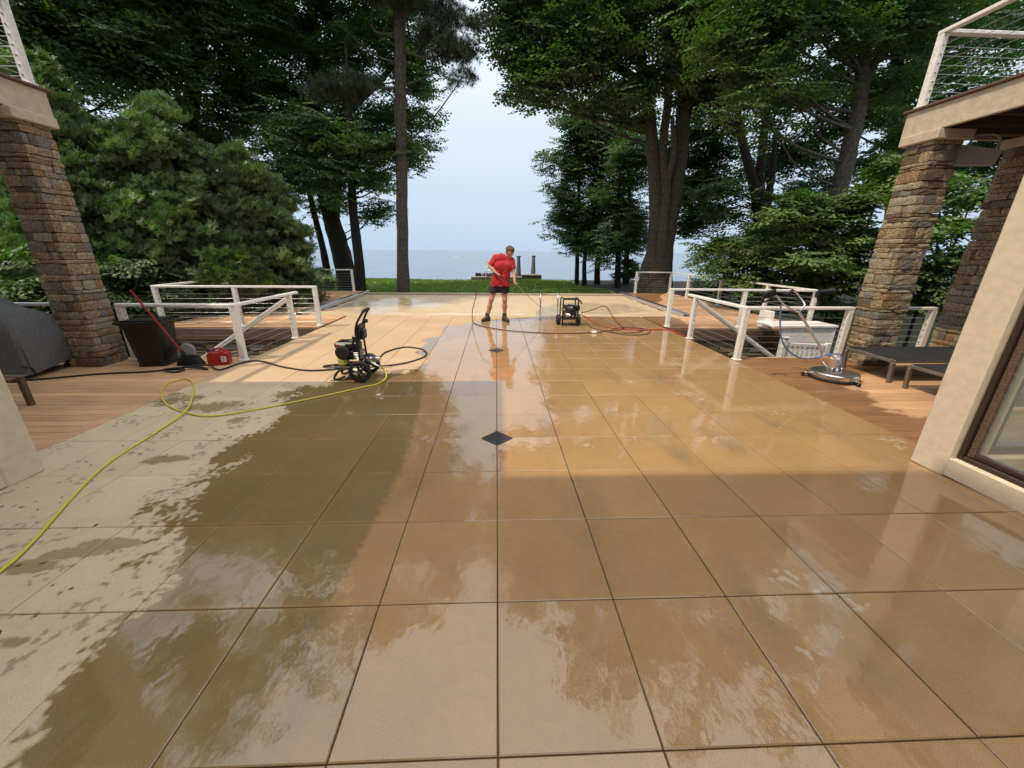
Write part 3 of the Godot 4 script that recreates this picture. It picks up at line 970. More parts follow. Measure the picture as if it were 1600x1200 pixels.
# ---------- the house: two wings and the part behind the camera ----------
func houses() -> void:
	for s in [-1.0, 1.0]:
		var right: bool = s > 0
		var t := thing("house_wing", "cream stucco house wing with a tall bronze-framed window, next to the loungers" if right else "cream stucco house wing in shade, next to the covered grill", "house", P(s * 3.68, 0, 2.88), "house wings")
		var o := P(-s * 3.68, 0, -2.88)                 # parts are written in scene coordinates
		var wp := func(called: String, mesh: Mesh, m: String) -> MeshInstance3D: return part(called, mesh, M[m], t, o)
		wp.call("corner_pier", slab(s * 3.68, s * 4.02, 0.012, 3.40, 2.625, 2.88, 0.012), "stucco")
		wp.call("sill_wall", slab(s * 3.683, s * 3.98, 0.03, 0.185, -3.2, 2.622, 0.006), "stucco")
		wp.call("header_wall", slab(s * 3.683, s * 3.98, 2.62, 3.40, -3.2, 2.622, 0.006), "stucco")
		wp.call("front_sill_wall", slab(s * 4.025, s * 9.5, -0.02, 0.185, 2.6, 2.86, 0.006), "stucco")
		wp.call("front_header_wall", slab(s * 4.025, s * 9.5, 2.62, 3.40, 2.6, 2.86, 0.006), "stucco")
		wp.call("front_pier", slab(s * 8.3, s * 9.5, 0.188, 2.617, 2.6, 2.86, 0.006), "stucco")
		wp.call("front_pier", slab(s * 5.55, s * 5.75, 0.188, 2.617, 2.6, 2.85, 0.006), "stucco")
		wp.call("outer_wall", slab(s * 9.2, s * 9.5, -1.4, 3.40, -9.0, 2.597), "stucco")
		wp.call("end_wall", slab(s * 3.99, s * 9.19, 0.0, 3.40, -3.5, -3.21), "room_paint")
		var back := 6.3 if right else 3.685               # unseen upper storey, set back on the loungers' side to let in sky light
		wp.call("upper_wall", slab(s * back, s * 9.5, 3.405, 6.30, -9.0, 2.87), "stucco")
		wp.call("roof", slab(s * (back - 0.185), s * 9.9, 6.305, 6.5, -9.5, 3.2), "roofing")
		if right: wp.call("lower_roof", slab(3.6, 6.297, 3.405, 3.50, -9.0, 2.95), "roofing")
		wp.call("room_floor", slab(s * 3.99, s * 9.19, -0.1, 0.06, -3.2, 2.59), "room_floor")
		wp.call("baseboard", slab(s * 9.15, s * 9.19, 0.06, 0.2, -3.2, 2.59), "room_paint")
		# tall window on the terrace
		var w := Node3D.new()
		w.name = "window"
		t.add_child(w, true)
		w.position = o
		for a in [[2.583, 2.620, 0.19, 2.615], [-3.19, -3.11, 0.19, 2.615], [-0.35, -0.25, 0.228, 2.535]]:
			part("frame", slab(s * 3.735, s * 3.86, a[2], a[3], a[0], a[1], 0.008), M["bronze"], w)
		part("frame", slab(s * 3.735, s * 3.86, 0.188, 0.226, -3.108, 2.581, 0.008), M["bronze"], w)
		part("frame", slab(s * 3.735, s * 3.86, 2.537, 2.617, -3.108, 2.581, 0.008), M["bronze"], w)
		for a in [[2.535, 2.579, 0.228, 2.535], [-0.245, -0.19, 0.228, 2.535]]:
			part("sash", slab(s * 3.76, s * 3.82, a[2], a[3], a[0], a[1], 0.006), M["fascia_wood"], w)
		part("sash", slab(s * 3.76, s * 3.82, 0.228, 0.268, -0.188, 2.533, 0.006), M["bronze"], w)
		part("sash", slab(s * 3.76, s * 3.82, 2.485, 2.534, -0.188, 2.533, 0.006), M["bronze"], w)
		part("pane", slab(s * 3.786, s * 3.792, 0.269, 2.484, -0.187, 2.532, 0.0005), M["glass"], w)
		part("pane", slab(s * 3.786, s * 3.792, 0.272, 2.535, -3.106, -0.352, 0.0005), M["glass"], w)
		# windows on the deck side
		for a in [[4.03, 5.545], [5.755, 8.295]]:
			var d := Node3D.new()
			d.name = "deck_window"
			t.add_child(d, true)
			d.position = o
			part("frame", slab(s * a[0], s * (a[0] + 0.07), 0.188, 2.617, 2.66, 2.76, 0.006), M["bronze"], d)
			part("frame", slab(s * (a[1] - 0.07), s * a[1], 0.188, 2.617, 2.66, 2.76, 0.006), M["bronze"], d)
			part("frame", slab(s * (a[0] + 0.072), s * (a[1] - 0.072), 0.188, 0.255, 2.66, 2.76, 0.006), M["bronze"], d)
			part("frame", slab(s * (a[0] + 0.072), s * (a[1] - 0.072), 2.55, 2.617, 2.66, 2.76, 0.006), M["bronze"], d)
			part("pane", slab(s * (a[0] + 0.072), s * (a[1] - 0.072), 0.257, 2.548, 2.705, 2.711, 0.0005), M["glass"], d)
		if right:
			var c := thing("curtain", "white gathered curtain inside the tall window", "curtain", P(4.25, 0.07, 1.95))
			for k in 5:
				var st := start(true)
				var prev := []
				for i in 25:
					var a := float(i) / 24
					var q := Vector3(0.10 * sin(a * 22.0 + k), 0, -a * 0.24 + 0.05 * sin(a * 9.0 + k * 2.0)) + Vector3(0.06 * k - 0.12, 0, 0.11 * k)
					var ring := [q * 1.25, q * 1.05 + Vector3(0, 0.25, 0), q + Vector3(0.02, 1.2, 0), q * 0.9 + Vector3(0.02, 2.4, 0)]
					if i > 0:
						for j in 3: quad(st, prev[j], ring[j], ring[j + 1], prev[j + 1])
					prev = ring
				part("fold", done(st), M["curtain"], c)
	# unseen main block, its height and place made up to shade the near slabs
	var h := thing("unseen_main_house", "unseen tall cream stucco main block, shaped to shade the near slabs", "house", P(-1.2, 0, 0.0))
	var ho := P(1.2, 0, 0.0)
	part("wall", slab(-3.66, -1.3, 0.04, 8.80, -8.0, -0.25), M["stucco"], h, ho)
	part("upper_wall", slab(-9.0, -3.67, 6.51, 8.80, -8.0, -0.25), M["stucco"], h, ho)
	part("roof", slab(-9.3, -1.2, 8.805, 9.0, -8.3, 0.0), M["roofing"], h, ho)
	part("link_wall", slab(-1.29, 3.67, -0.05, 3.0, -8.0, -7.7), M["stucco"], h, ho)

	for s in [-1.0, 1.0]:
		var right: bool = s > 0
		var t := thing("balcony", "cream balcony with cable railing over the loungers" if right else "cream balcony with cable railing over the covered grill", "balcony", P(s * 6.06, 3.38, 6.42), "upper balconies")
		var o := P(-s * 6.06, -3.38, -6.42)
		var wp := func(called: String, mesh: Mesh, m: String) -> MeshInstance3D: return part(called, mesh, M[m], t, o)
		wp.call("side_fascia", slab(s * 6.06, s * 6.12, 3.385, 3.70, 2.9, 6.42, 0.006), "stucco_trim")
		wp.call("front_fascia", slab(s * 6.123, s * 9.6, 3.385, 3.70, 6.36, 6.418, 0.006), "stucco_trim")
		wp.call("deck_edge", slab(s * 6.02, s * 6.16, 3.703, 3.735, 2.9, 6.46, 0.006), "fascia_wood")
		wp.call("deck_edge", slab(s * 6.163, s * 9.6, 3.703, 3.734, 6.32, 6.46, 0.006), "fascia_wood")
		for k in 25:
			wp.call("plank", slab(s * 6.166, s * 9.6, 3.705, 3.733, 2.9 + 0.137 * k, 2.9 + 0.137 * k + 0.131, 0.003), "ceiling_wood")
		for k in 8:
			wp.call("joist", slab(s * 6.122, s * 9.5, 3.46, 3.70, 3.0 + 0.42 * k, 3.05 + 0.42 * k, 0.003), "ceiling_wood")
		wp.call("beam", slab(s * 6.14, s * 9.5, 3.385, 3.455, 6.05, 6.2, 0.004), "ceiling_wood")
		var posts := [[6.125, 3.1], [6.125, 4.75], [6.125, 6.30], [7.7, 6.31], [9.3, 6.31]]
		rail_parts(t, o, s, posts, 3.735, true)

# posts, handrail and cables of a railing through the points [x, f] (x is mirrored by s)
func rail_parts(t: Node3D, o: Vector3, s: float, pts: Array, y0: float, bolts: bool, skip := [], over := 0.0, step := 0.105) -> void:
	var n := pts.size()
	for i in n:
		var p := P(s * pts[i][0], y0, pts[i][1])
		var post := part("post", box_mesh(Vector3(0.088, 0.866, 0.088), 0.006), M["white_paint"], t, o + p + Vector3(0, 0.433, 0))
		part("base_plate", box_mesh(Vector3(0.125, 0.03, 0.125), 0.008), M["white_paint"], post, Vector3(0, -0.4185, 0))
		if bolts:
			for d in [i - 1, i + 1]:
				if d < 0 or d >= n or skip.has(min(i, d)): continue
				var dir := (P(s * pts[d][0], y0, pts[d][1]) - p).normalized()
				var k := 0
				for c in 7:
					part("cable_fitting", lathe_mesh([[0.0, 0.012], [0.009, 0.010], [0.010, 0.0]], 8), M["bolt_steel"], post, Vector3(0, -0.433 + 0.10 + step * c, 0) + dir * 0.045, aim(dir))
	for i in n - 1:
		if skip.has(i): continue
		var a := P(s * pts[i][0], y0, pts[i][1])
		var b := P(s * pts[i + 1][0], y0, pts[i + 1][1])
		var d := (b - a).normalized()
		var st := start()
		var e0 := -0.047 if i == 0 else 0.0455
		var e1 := 0.047 + (over if i == n - 2 else 0.0)
		beam(st, a + d * e0 + Vector3(0, 0.89, 0), b + d * e1 + Vector3(0, 0.89, 0), 0.092, 0.046, 0.007)
		part("top_rail", done(st), M["white_paint"], t, o)
		for c in 7:
			part("cable", tube_mesh([a + d * 0.044 + Vector3(0, 0.10 + step * c, 0), b - d * 0.044 + Vector3(0, 0.10 + step * c, 0)], 0.0035, -1, 5, false), M["steel"], t, o)

func railings() -> void:
	for s in [-1.0, 1.0]:
		var right: bool = s > 0
		var side := "right" if right else "left"
		# round the stair well
		var pts := [[5.93, 6.27], [4.13, 6.24], [4.12, 7.92]] if right else [[5.86, 6.27], [4.13, 6.24], [4.12, 7.92]]
		var t := thing("cable_railing", "cream cable railing between stone column and steps, behind the round floor cleaner" if right else "cream cable railing between stone column and steps, behind the red fuel can", "railing", P(s * 4.13, 0, 6.24), "railings at the stair wells")
		var o := P(-s * 4.13, 0, -6.24)
		rail_parts(t, o, s, pts, 0.0, true, [], 0.27)
		var st := start()
		var a := P(s * 4.12, 0.86, 7.94)
		for k in 2:
			st = start()
			var off := Vector3(0, -0.035 * k - 0.01, -0.06 - 0.075 * k)
			beam(st, a + off + Vector3(s * 0.02, 0, 0), P(s * 6.45, -0.62, 7.94) + off, 0.05, 0.045, 0.006)
			part("stair_rail", done(st), M["white_paint"], t, o)
		# along the pool deck
		var pts2 := [[4.15, 9.16], [5.9, 9.1], [7.6, 9.06], [7.6, 10.75], [7.6, 13.1], [7.6, 15.4], [7.6, 17.05], [6.1, 17.1]]
		var t2 := thing("cable_railing", "long cream cable railing round the pool deck, by the shrubs" if right else "long cream cable railing round the pool deck, by the cedars", "railing", P(s * 7.6, 0.03, 9.06), "railings round the pool decks")
		rail_parts(t2, P(-s * 7.6, -0.03, -9.06), s, pts2, 0.03, true)
		# outside the column
		var t3 := thing("cable_railing", "short cream cable railing between the two stone columns near the loungers" if right else "cream cable railing behind the covered grill", "railing", P(s * 7.5, 0, 6.3), "railings at the deck's edge")
		rail_parts(t3, P(-s * 7.5, 0, -6.3), s, [[6.58, 6.29], [7.42, 6.3]] if right else [[6.6, 6.29], [8.3, 6.3], [9.4, 6.3]], 0.0, true)

func stone_columns() -> void:
	var specs := [[-6.25, 6.10, "stone column in shade beside the covered grill", false, 3.26], [6.28, 6.10, "sunlit stone column beside the round floor cleaner", true, 3.26], [7.84, 6.12, "shaded stone column behind the loungers, farther from the terrace", false, 3.26]]
	var ci := 0
	for sp in specs:
		ci += 1
		var t := thing("stone_column", sp[2], "column", P(sp[0], 0, sp[1]), "stone columns under the balconies")
		var r := RandomNumberGenerator.new()
		r.seed = 500 + ci
		var hw := 0.205
		part("core", box_mesh(Vector3(hw * 2 - 0.09, sp[4], hw * 2 - 0.09), 0.01), M["mortar"], t, Vector3(0, sp[4] * 0.5, 0))
		var y := 0.0
		var course := 0
		while y < sp[4] - 0.01:
			var hh: float = minf(r.randf_range(0.045, 0.155), sp[4] - y)
			if sp[4] - y - hh < 0.04: hh = sp[4] - y
			var grow: float = 1.0 + 0.10 * (1.0 - y / sp[4])
			var half: float = hw * grow
			for face in 4:
				var b := Basis(Vector3.UP, face * PI / 2)
				# faces take turns in owning the corner stones
				var own: bool = (course + face) % 2 == 0
				var x0: float = -half if own else -half + 0.075
				var x1: float = half if own else half - 0.075
				var x := x0
				while x < x1 - 0.01:
					var ww: float = r.randf_range(0.09, 0.32)
					if x1 - x - ww < 0.07: ww = x1 - x
					var out := r.randf_range(-0.010, 0.016)
					stone(t, b * Vector3(x + ww * 0.5, 0, half - 0.055 + out) + Vector3(0, y + hh * 0.5, 0), Vector3(ww - 0.006, hh - 0.007, 0.12), b, r)
					x += ww
			y += hh
			course += 1
		part("capstone", box_mesh(Vector3(hw * 2 + 0.12, 0.125, hw * 2 + 0.14), 0.01), M["stucco_trim"], t, Vector3(0, sp[4] + 0.0585, 0))

# ---------- trees ----------
func leaf(st: SurfaceTool, at: Vector3, dir: Vector3, up: Vector3, l: float, w: float) -> void:
	var side := dir.cross(up).normalized() * w * 0.5
	var mid := at + dir * l * 0.45
	var drop := up * (w * 0.22)
	var tip := at + dir * l - up * l * 0.12
	st.add_vertex(at); st.add_vertex(mid + side - drop); st.add_vertex(tip)
	st.add_vertex(at); st.add_vertex(tip); st.add_vertex(mid - side - drop)

func spray_mesh(kind: String, seed_: int) -> ArrayMesh:
	var key := "spray_%s_%d" % [kind, seed_]
	if shared.has(key): return shared[key]
	var r := RandomNumberGenerator.new()
	r.seed = seed_
	var st := start()
	if kind == "broad" or kind == "small":
		var k := 1.0 if kind == "broad" else 0.72
		for twig in 3:
			var a := (twig - 1) * 0.75 + r.randf_range(-0.2, 0.2)
			var td := Vector3(cos(a), r.randf_range(-0.12, 0.12), sin(a))
			var from := Vector3(-0.16, 0, 0) * k
			for i in 7:
				var t := 0.06 + 0.075 * i
				var sd := 1.0 if i % 2 == 0 else -1.0
				var side := Vector3(-td.z, 0, td.x) * sd
				var d := (td * r.randf_range(0.3, 1.0) + side * r.randf_range(0.4, 1.0) + Vector3(0, r.randf_range(-0.45, 0.15), 0)).normalized()
				var up := (Vector3.UP + Vector3(r.randf_range(-0.5, 0.5), 0, r.randf_range(-0.5, 0.5))).normalized()
				leaf(st, from + td * t * k + side * 0.02, d, up, r.randf_range(0.12, 0.175) * k, r.randf_range(0.085, 0.12) * k)
	elif kind == "cedar":
		# compact tufts of small scale leaves
		for twig in 9:
			var td := Vector3(r.randf_range(-0.3, 1.0), r.randf_range(-0.4, 1.0), r.randf_range(-0.9, 0.9)).normalized()
			var base := Vector3(r.randf_range(-0.06, 0.06), r.randf_range(-0.06, 0.06), r.randf_range(-0.06, 0.06))
			var side := td.cross(Vector3(r.randf_range(-1, 1), 1, r.randf_range(-1, 1))).normalized()
			for i in 5:
				var t := 0.02 + 0.026 * i
				for sd in [-1.0, 1.0]:
					var d: Vector3 = (td * r.randf_range(0.6, 1.0) + side * sd * r.randf_range(0.4, 1.0) + Vector3(0, r.randf_range(-0.3, 0.3), 0)).normalized()
					leaf(st, base + td * t, d, td.cross(side).normalized(), r.randf_range(0.045, 0.072), r.randf_range(0.018, 0.028))
	else:
		# pine: tufts of long needles
		for tuft in 3:
			var c := Vector3(0.14 * tuft - 0.1, r.randf_range(-0.04, 0.04), r.randf_range(-0.08, 0.08))
			for i in 26:
				var d := Vector3(r.randf_range(-0.4, 1.0), r.randf_range(-0.55, 0.9), r.randf_range(-1, 1)).normalized()
				var sd := d.cross(Vector3(r.randf_range(-1, 1), r.randf_range(-1, 1), r.randf_range(-1, 1))).normalized() * 0.0045
				var l := r.randf_range(0.13, 0.20)
				st.add_vertex(c - sd); st.add_vertex(c + sd); st.add_vertex(c + d * l)
	shared[key] = done(st)
	return shared[key]

# lobes: [centre, radius, flatness, density]; paths: trunk lines [points, radii]
func tree(called: String, label: String, group: String, paths: Array, lobes: Array, kind: String, leaf_m: String, bark: String, seed_: int, dens := 30.0, tint := Vector2(0.7, 1.35), clump := 0.42) -> Node3D:
	var t := thing(called, label, "tree", paths[0][0][0], group)
	var o: Vector3 = -paths[0][0][0]
	var r := RandomNumberGenerator.new()
	r.seed = seed_
	var all := []
	for i in paths.size():
		var st := start(true)
		trunk_tube(st, paths[i][0], paths[i][1], 14 if i == 0 else 9, 0.10, seed_ + i)
		part("trunk" if i == 0 else "limb", done(st), M[bark], t, o)
		all.append_array(smooth(paths[i][0], 5))
	var spots := []
	var tints := []
	for lb in lobes:
		var c: Vector3 = lb[0]
		var rad: float = lb[1]
		var flat: float = lb[2] if lb.size() > 2 else 0.8
		var de: float = (lb[3] if lb.size() > 3 else 1.0) * dens
		# the limb that carries this lobe
		var from: Vector3 = all[0]
		var best := 1e9
		for p in all:
			var q: float = p.distance_to(c) + maxf(0.0, p.y - c.y + 0.6) * 2.0 + r.randf() * 1.6
			if q < best:
				best = q
				from = p
		var st := start(true)
		if bark != "" and kind != "cedar":
			var mid := from.lerp(c, 0.5) + Vector3(r.randf_range(-0.3, 0.3), -0.12 * from.distance_to(c) * 0.5, r.randf_range(-0.3, 0.3))
			var lr := clampf(0.010 * from.distance_to(c) + 0.014 * rad, 0.018, 0.08)
			tube(st, smooth([from, mid, c], 5), lr, lr * 0.4, 6, false)
		var n := int(de * rad * rad * 5.2)
		var per := 16
		var nc := maxi(3, n / per)
		for k in nc:
			var d := Vector3(r.randfn(), r.randfn(), r.randfn()).normalized()
			var rr := rad * pow(r.randf(), 0.38) * r.randf_range(0.8, 1.12)
			var cc := c + Vector3(d.x * rr, d.y * rr * flat, d.z * rr)
			if kind != "cedar" and k % 2 == 0:
				tube(st, [c.lerp(cc, 0.1), c.lerp(cc, 0.55) + Vector3(0, -0.05 * rad, 0), cc], 0.018, 0.006, 4, false)
			var tone := r.randf_range(tint.x, tint.y)
			var hue := r.randf_range(-0.10, 0.08)
			var out := Vector3(d.x, 0, d.z)
			out = out.normalized() if out.length() > 0.01 else Vector3.RIGHT
			for i in per:
				var p := cc + Vector3(r.randfn(), r.randfn() * 0.5, r.randfn()) * clump
				var a := (out + Vector3(r.randfn(), 0, r.randfn()) * 0.7).normalized()
				var x := (a + Vector3(0, r.randf_range(-0.45, 0.15) if kind != "cedar" else r.randf_range(-0.1, 0.7), 0)).normalized()
				var up := (Vector3.UP + Vector3(r.randfn(), 0, r.randfn()) * 0.28).normalized()
				var z := x.cross(up).normalized()
				var sc := r.randf_range(0.75, 1.25)
				spots.append(Transform3D(Basis(x, z.cross(x), z).scaled(Vector3.ONE * sc), p + o))
				var v := tone * r.randf_range(0.82, 1.18)
				tints.append(Color(v * (1.0 + hue), v, v * (1.0 - hue * 0.8)))
		if bark != "" and kind != "cedar": part("limb", done(st), M[bark], t, o)
	# two shapes of spray in every crown
	var half := spots.size() / 2
	var g1 := many("crown", spray_mesh(kind, 1), M[leaf_m], spots.slice(0, half), tints.slice(0, half), t)
	var g2 := many("crown", spray_mesh(kind, 2), M[leaf_m], spots.slice(half), tints.slice(half), t)
	g1.set_meta("kind", "stuff"); g2.set_meta("kind", "stuff")
	return t

func L(x: float, y: float, f: float, rad: float, flat := 0.75, d := 1.0) -> Array:
	return [pix(x, y, f), rad, flat, d]

func down(x: float, y: float, f: float, to: float) -> Vector3:   # foot under a pixel
	var p := pix(x, y, f)
	return Vector3(p.x, to, p.z)

func trees() -> void:
	var bank := -0.45
	# tall pine on the lawn
	var pine := [down(629, 455, 17.3, -0.5), pix(629, 400, 17.3), pix(628, 300, 17.3), pix(626, 180, 17.3), pix(625, 60, 17.3), pix(624, -80, 17.3), pix(626, -230, 17.3), pix(628, -420, 17.3)]
	tree("pine_tree", "tall straight pine with a bare trunk standing alone on the lawn", "", [[pine, [0.30, 0.235, 0.225, 0.21, 0.20, 0.17, 0.13, 0.06]], [[pix(625, 20, 17.3), pix(650, 12, 16.9), pix(680, 20, 16.5), pix(705, 18, 16.2)], [0.07, 0.06, 0.04, 0.02]], [[pix(626, 52, 17.3), pix(592, 52, 17.0), pix(578, 38, 16.8)], [0.05, 0.04, 0.02]], [[pix(627, 135, 17.3), pix(600, 138, 17.0), pix(560, 130, 16.5), pix(520, 140, 16.2)], [0.05, 0.04, 0.03, 0.02]], [[pix(627, 100, 17.3), pix(590, 88, 17.2), pix(555, 62, 17.0)], [0.045, 0.035, 0.02]], [[pix(627, 75, 17.3), pix(660, 90, 17.0), pix(700, 85, 16.8)], [0.06, 0.045, 0.03]]],
		[L(700, 10, 16.4, 0.75, 0.4), L(735, 30, 16.0, 0.55, 0.5), L(665, -5, 16.6, 0.7, 0.4), L(685, 60, 16.6, 0.6, 0.55, 1.3), L(712, 78, 16.4, 0.65, 0.5, 1.3), L(730, 90, 16.2, 0.4, 0.5), L(722, 122, 16.3, 0.35, 0.5, 0.7), L(672, 52, 17, 0.5, 0.5), L(560, 128, 16.4, 0.6, 0.35), L(525, 140, 16.2, 0.6, 0.35), L(505, 148, 16.0, 0.4, 0.35), L(600, -10, 17, 0.8, 0.4), L(560, -40, 17, 0.9, 0.4), L(680, -90, 17, 1.1, 0.45), L(590, -150, 17.3, 1.2, 0.45), L(660, -230, 17.3, 1.2, 0.5), L(625, -330, 17.3, 1.1, 0.6), L(625, -420, 17.3, 0.8, 0.9)], "pine", "pine_leaf", "pine_bark", 11, 60.0, Vector2(0.6, 1.3), 0.2)
	# dark broad-leaved trees on the left
	tree("oak_tree", "dark leafy tree with three leaning stems behind the pool deck by the cedars", "trees behind the cedars", [[[down(542, 425, 22.5, bank), pix(533, 395, 22.5), pix(515, 330, 22.5), pix(500, 240, 22.5), pix(490, 120, 22.5), pix(485, -40, 22.5)], [0.62, 0.50, 0.42, 0.36, 0.28, 0.14]], [[down(512, 425, 22.8, bank), pix(505, 390, 22.8), pix(490, 330, 22.8), pix(470, 240, 22.6)], [0.22, 0.18, 0.15, 0.1]], [[down(530, 425, 23, bank), pix(531, 380, 23), pix(527, 330, 23), pix(540, 230, 23)], [0.17, 0.14, 0.13, 0.09]], [[pix(500, 240, 22.5), pix(540, 180, 22.0), pix(600, 120, 21.5), pix(640, 60, 21)], [0.22, 0.17, 0.12, 0.06]]],
		[L(655, 180, 21.5, 1.0, 0.6, 0.9), L(640, 120, 21.5, 1.3, 0.6), L(650, 225, 21.5, 0.9, 0.5, 0.8), L(630, 255, 21.5, 0.9, 0.45, 0.7), L(600, 285, 21, 0.9, 0.4, 0.7), L(595, 320, 21, 0.7, 0.35, 0.6), L(575, 335, 21.5, 0.6, 0.35, 0.6), L(620, 60, 21.5, 1.5, 0.6), L(560, 100, 22, 1.7, 0.7), L(580, 190, 22, 1.6, 0.6), L(540, 240, 22, 1.5, 0.6), L(500, 160, 22.5, 1.7), L(480, 60, 22.5, 1.8), L(550, 10, 22, 1.8), L(620, -20, 22, 1.5), L(480, 290, 22.5, 1.3, 0.5), L(520, 320, 22.5, 0.9, 0.5), L(430, 140, 22, 1.8), L(440, 240, 22, 1.5), L(420, 40, 22, 1.8), L(600, -110, 22, 1.9), L(500, -120, 22.5, 2.2), L(420, -100, 22.5, 2.0), L(560, -230, 22.5, 2.2), L(470, -260, 22.5, 2.2), L(640, -60, 21.5, 1.2), [P(-6, 17, 20), 3.0, 0.9, 0.3], [P(-9.5, 16.5, 19), 3.2, 0.9, 0.3], [P(-3.6, 16, 20), 2.4, 0.9, 0.3], [P(-7, 21, 20), 3.0, 0.9, 0.3]], "broad", "oak_leaf", "dark_bark", 21, 21.0)
	tree("beech_tree", "slim lighter-green tree with low layered boughs in front of the tall pine", "trees behind the cedars", [[[down(563, 440, 19, bank), pix(560, 400, 19), pix(551, 320, 19), pix(549, 250, 19), pix(545, 160, 19), pix(540, 60, 19)], [0.26, 0.21, 0.18, 0.15, 0.10, 0.04]]],
		[L(600, 240, 18, 0.9, 0.4, 1.1), L(570, 230, 17.6, 0.9, 0.4, 1.1), L(620, 235, 18, 0.5, 0.4), L(530, 215, 18, 1.0, 0.5), L(480, 200, 18, 1.0, 0.5), L(500, 260, 18, 1.0, 0.5), L(560, 275, 18.5, 0.9, 0.4), L(530, 300, 18.6, 0.7, 0.4), L(450, 190, 18, 0.9, 0.5), L(440, 230, 17.5, 0.8, 0.5)], "broad", "maple_leaf", "dark_bark", 22, 24.0, Vector2(0.8, 1.6))
	tree("oak_tree", "tall dark tree rising behind the cedars", "trees behind the cedars", [[[down(300, 440, 20, -1.4), pix(300, 300, 20), pix(300, 150, 20), pix(310, 0, 20), pix(320, -200, 20)], [0.40, 0.34, 0.28, 0.2, 0.1]]],
		[L(330, 60, 19, 1.7), L(390, 110, 19.5, 1.5), L(370, 190, 20, 1.4), L(300, 120, 19.5, 1.6), L(240, 60, 19, 1.7), L(400, 20, 19.5, 1.6), L(300, -20, 19, 1.8), L(220, -30, 19, 1.8), L(380, -70, 19.5, 2.0), L(280, -130, 19.5, 2.2), L(400, 280, 20.5, 1.5), L(330, 230, 21, 1.5), L(260, 170, 20, 1.4), L(360, -200, 20, 2.2)], "broad", "oak_leaf", "dark_bark", 23, 20.0)
	tree("oak_tree", "dark tree whose boughs hang above the balcony over the grill", "trees behind the cedars", [[[down(60, 440, 17, -1.4), pix(70, 300, 17), pix(90, 120, 17), pix(110, -50, 17), pix(130, -250, 17)], [0.36, 0.3, 0.25, 0.18, 0.08]]],
		[L(145, 95, 16, 1.2, 0.7, 0.8), L(200, 130, 16.5, 1.2, 0.7, 0.7), L(240, 110, 17, 1.2, 0.7, 0.8), L(160, 30, 16, 1.6), L(90, 20, 16, 1.6), L(180, 80, 16.5, 1.2), L(110, 70, 16.5, 1.3), L(40, 60, 16, 1.3), L(30, 230, 17, 1.4), L(20, 320, 15, 1.3), L(60, 150, 17, 1.4), L(20, 420, 13, 1.2), L(100, -80, 16, 2.0), L(200, -90, 16.5, 2.0), L(20, -40, 16, 1.8), L(-40, 250, 15, 1.6), L(-60, 80, 16, 2.0), [P(-11, 14, 13), 3.2, 0.9, 0.3], [P(-8, 15.5, 14.5), 2.6, 0.9, 0.3], [P(-13, 16, 11), 3.2, 0.9, 0.3]], "broad", "oak_leaf", "dark_bark", 24, 21.0)
	# cedars
	var cedars := [[140, 11.0, 75, 2.2, "broad shaggy cedar, the tallest of the three, beside the shaded stone column"], [305, 11.8, 160, 2.3, "full rounded cedar between the tallest cedar and the pool deck"], [405, 13.0, 235, 1.9, "lowest cedar, drooping over the pool deck's railing"]]
	for k in cedars.size():
		var c: Array = cedars[k]
		var foot := down(c[0], 400, c[1], -1.45)
		var top := pix(c[0], c[2], c[1])
		var hgt: float = top.y + 1.45
		var lobes := []
		var r := RandomNumberGenerator.new()
		r.seed = 40 + k
		for i in 26:
			var q := (i + 0.5) / 26.0
			var y: float = -1.2 + q * hgt * 0.97
			var wid: float = c[3] * pow(1.0 - q, 0.45) * (0.55 + 0.45 * minf(1.0, q * 6.0))
			for j in 3 if q < 0.85 else 1:
				var a := r.randf() * TAU
				var m := wid * r.randf_range(0.45, 0.8) if q < 0.85 else 0.0
				lobes.append([Vector3(foot.x + cos(a) * m, y, foot.z + sin(a) * m), maxf(0.28, wid * 0.5), 1.0, 1.0])
		tree("cedar_tree", c[4], "cedars", [[[foot, Vector3(foot.x, top.y - 0.3, foot.z)], [0.16, 0.03]]], lobes, "cedar", "cedar_leaf", "dark_bark", 50 + k, 80.0, Vector2(0.6, 1.5), 0.15)
	# the big maple
	var mb := down(1022, 455, 17.8, -0.5)
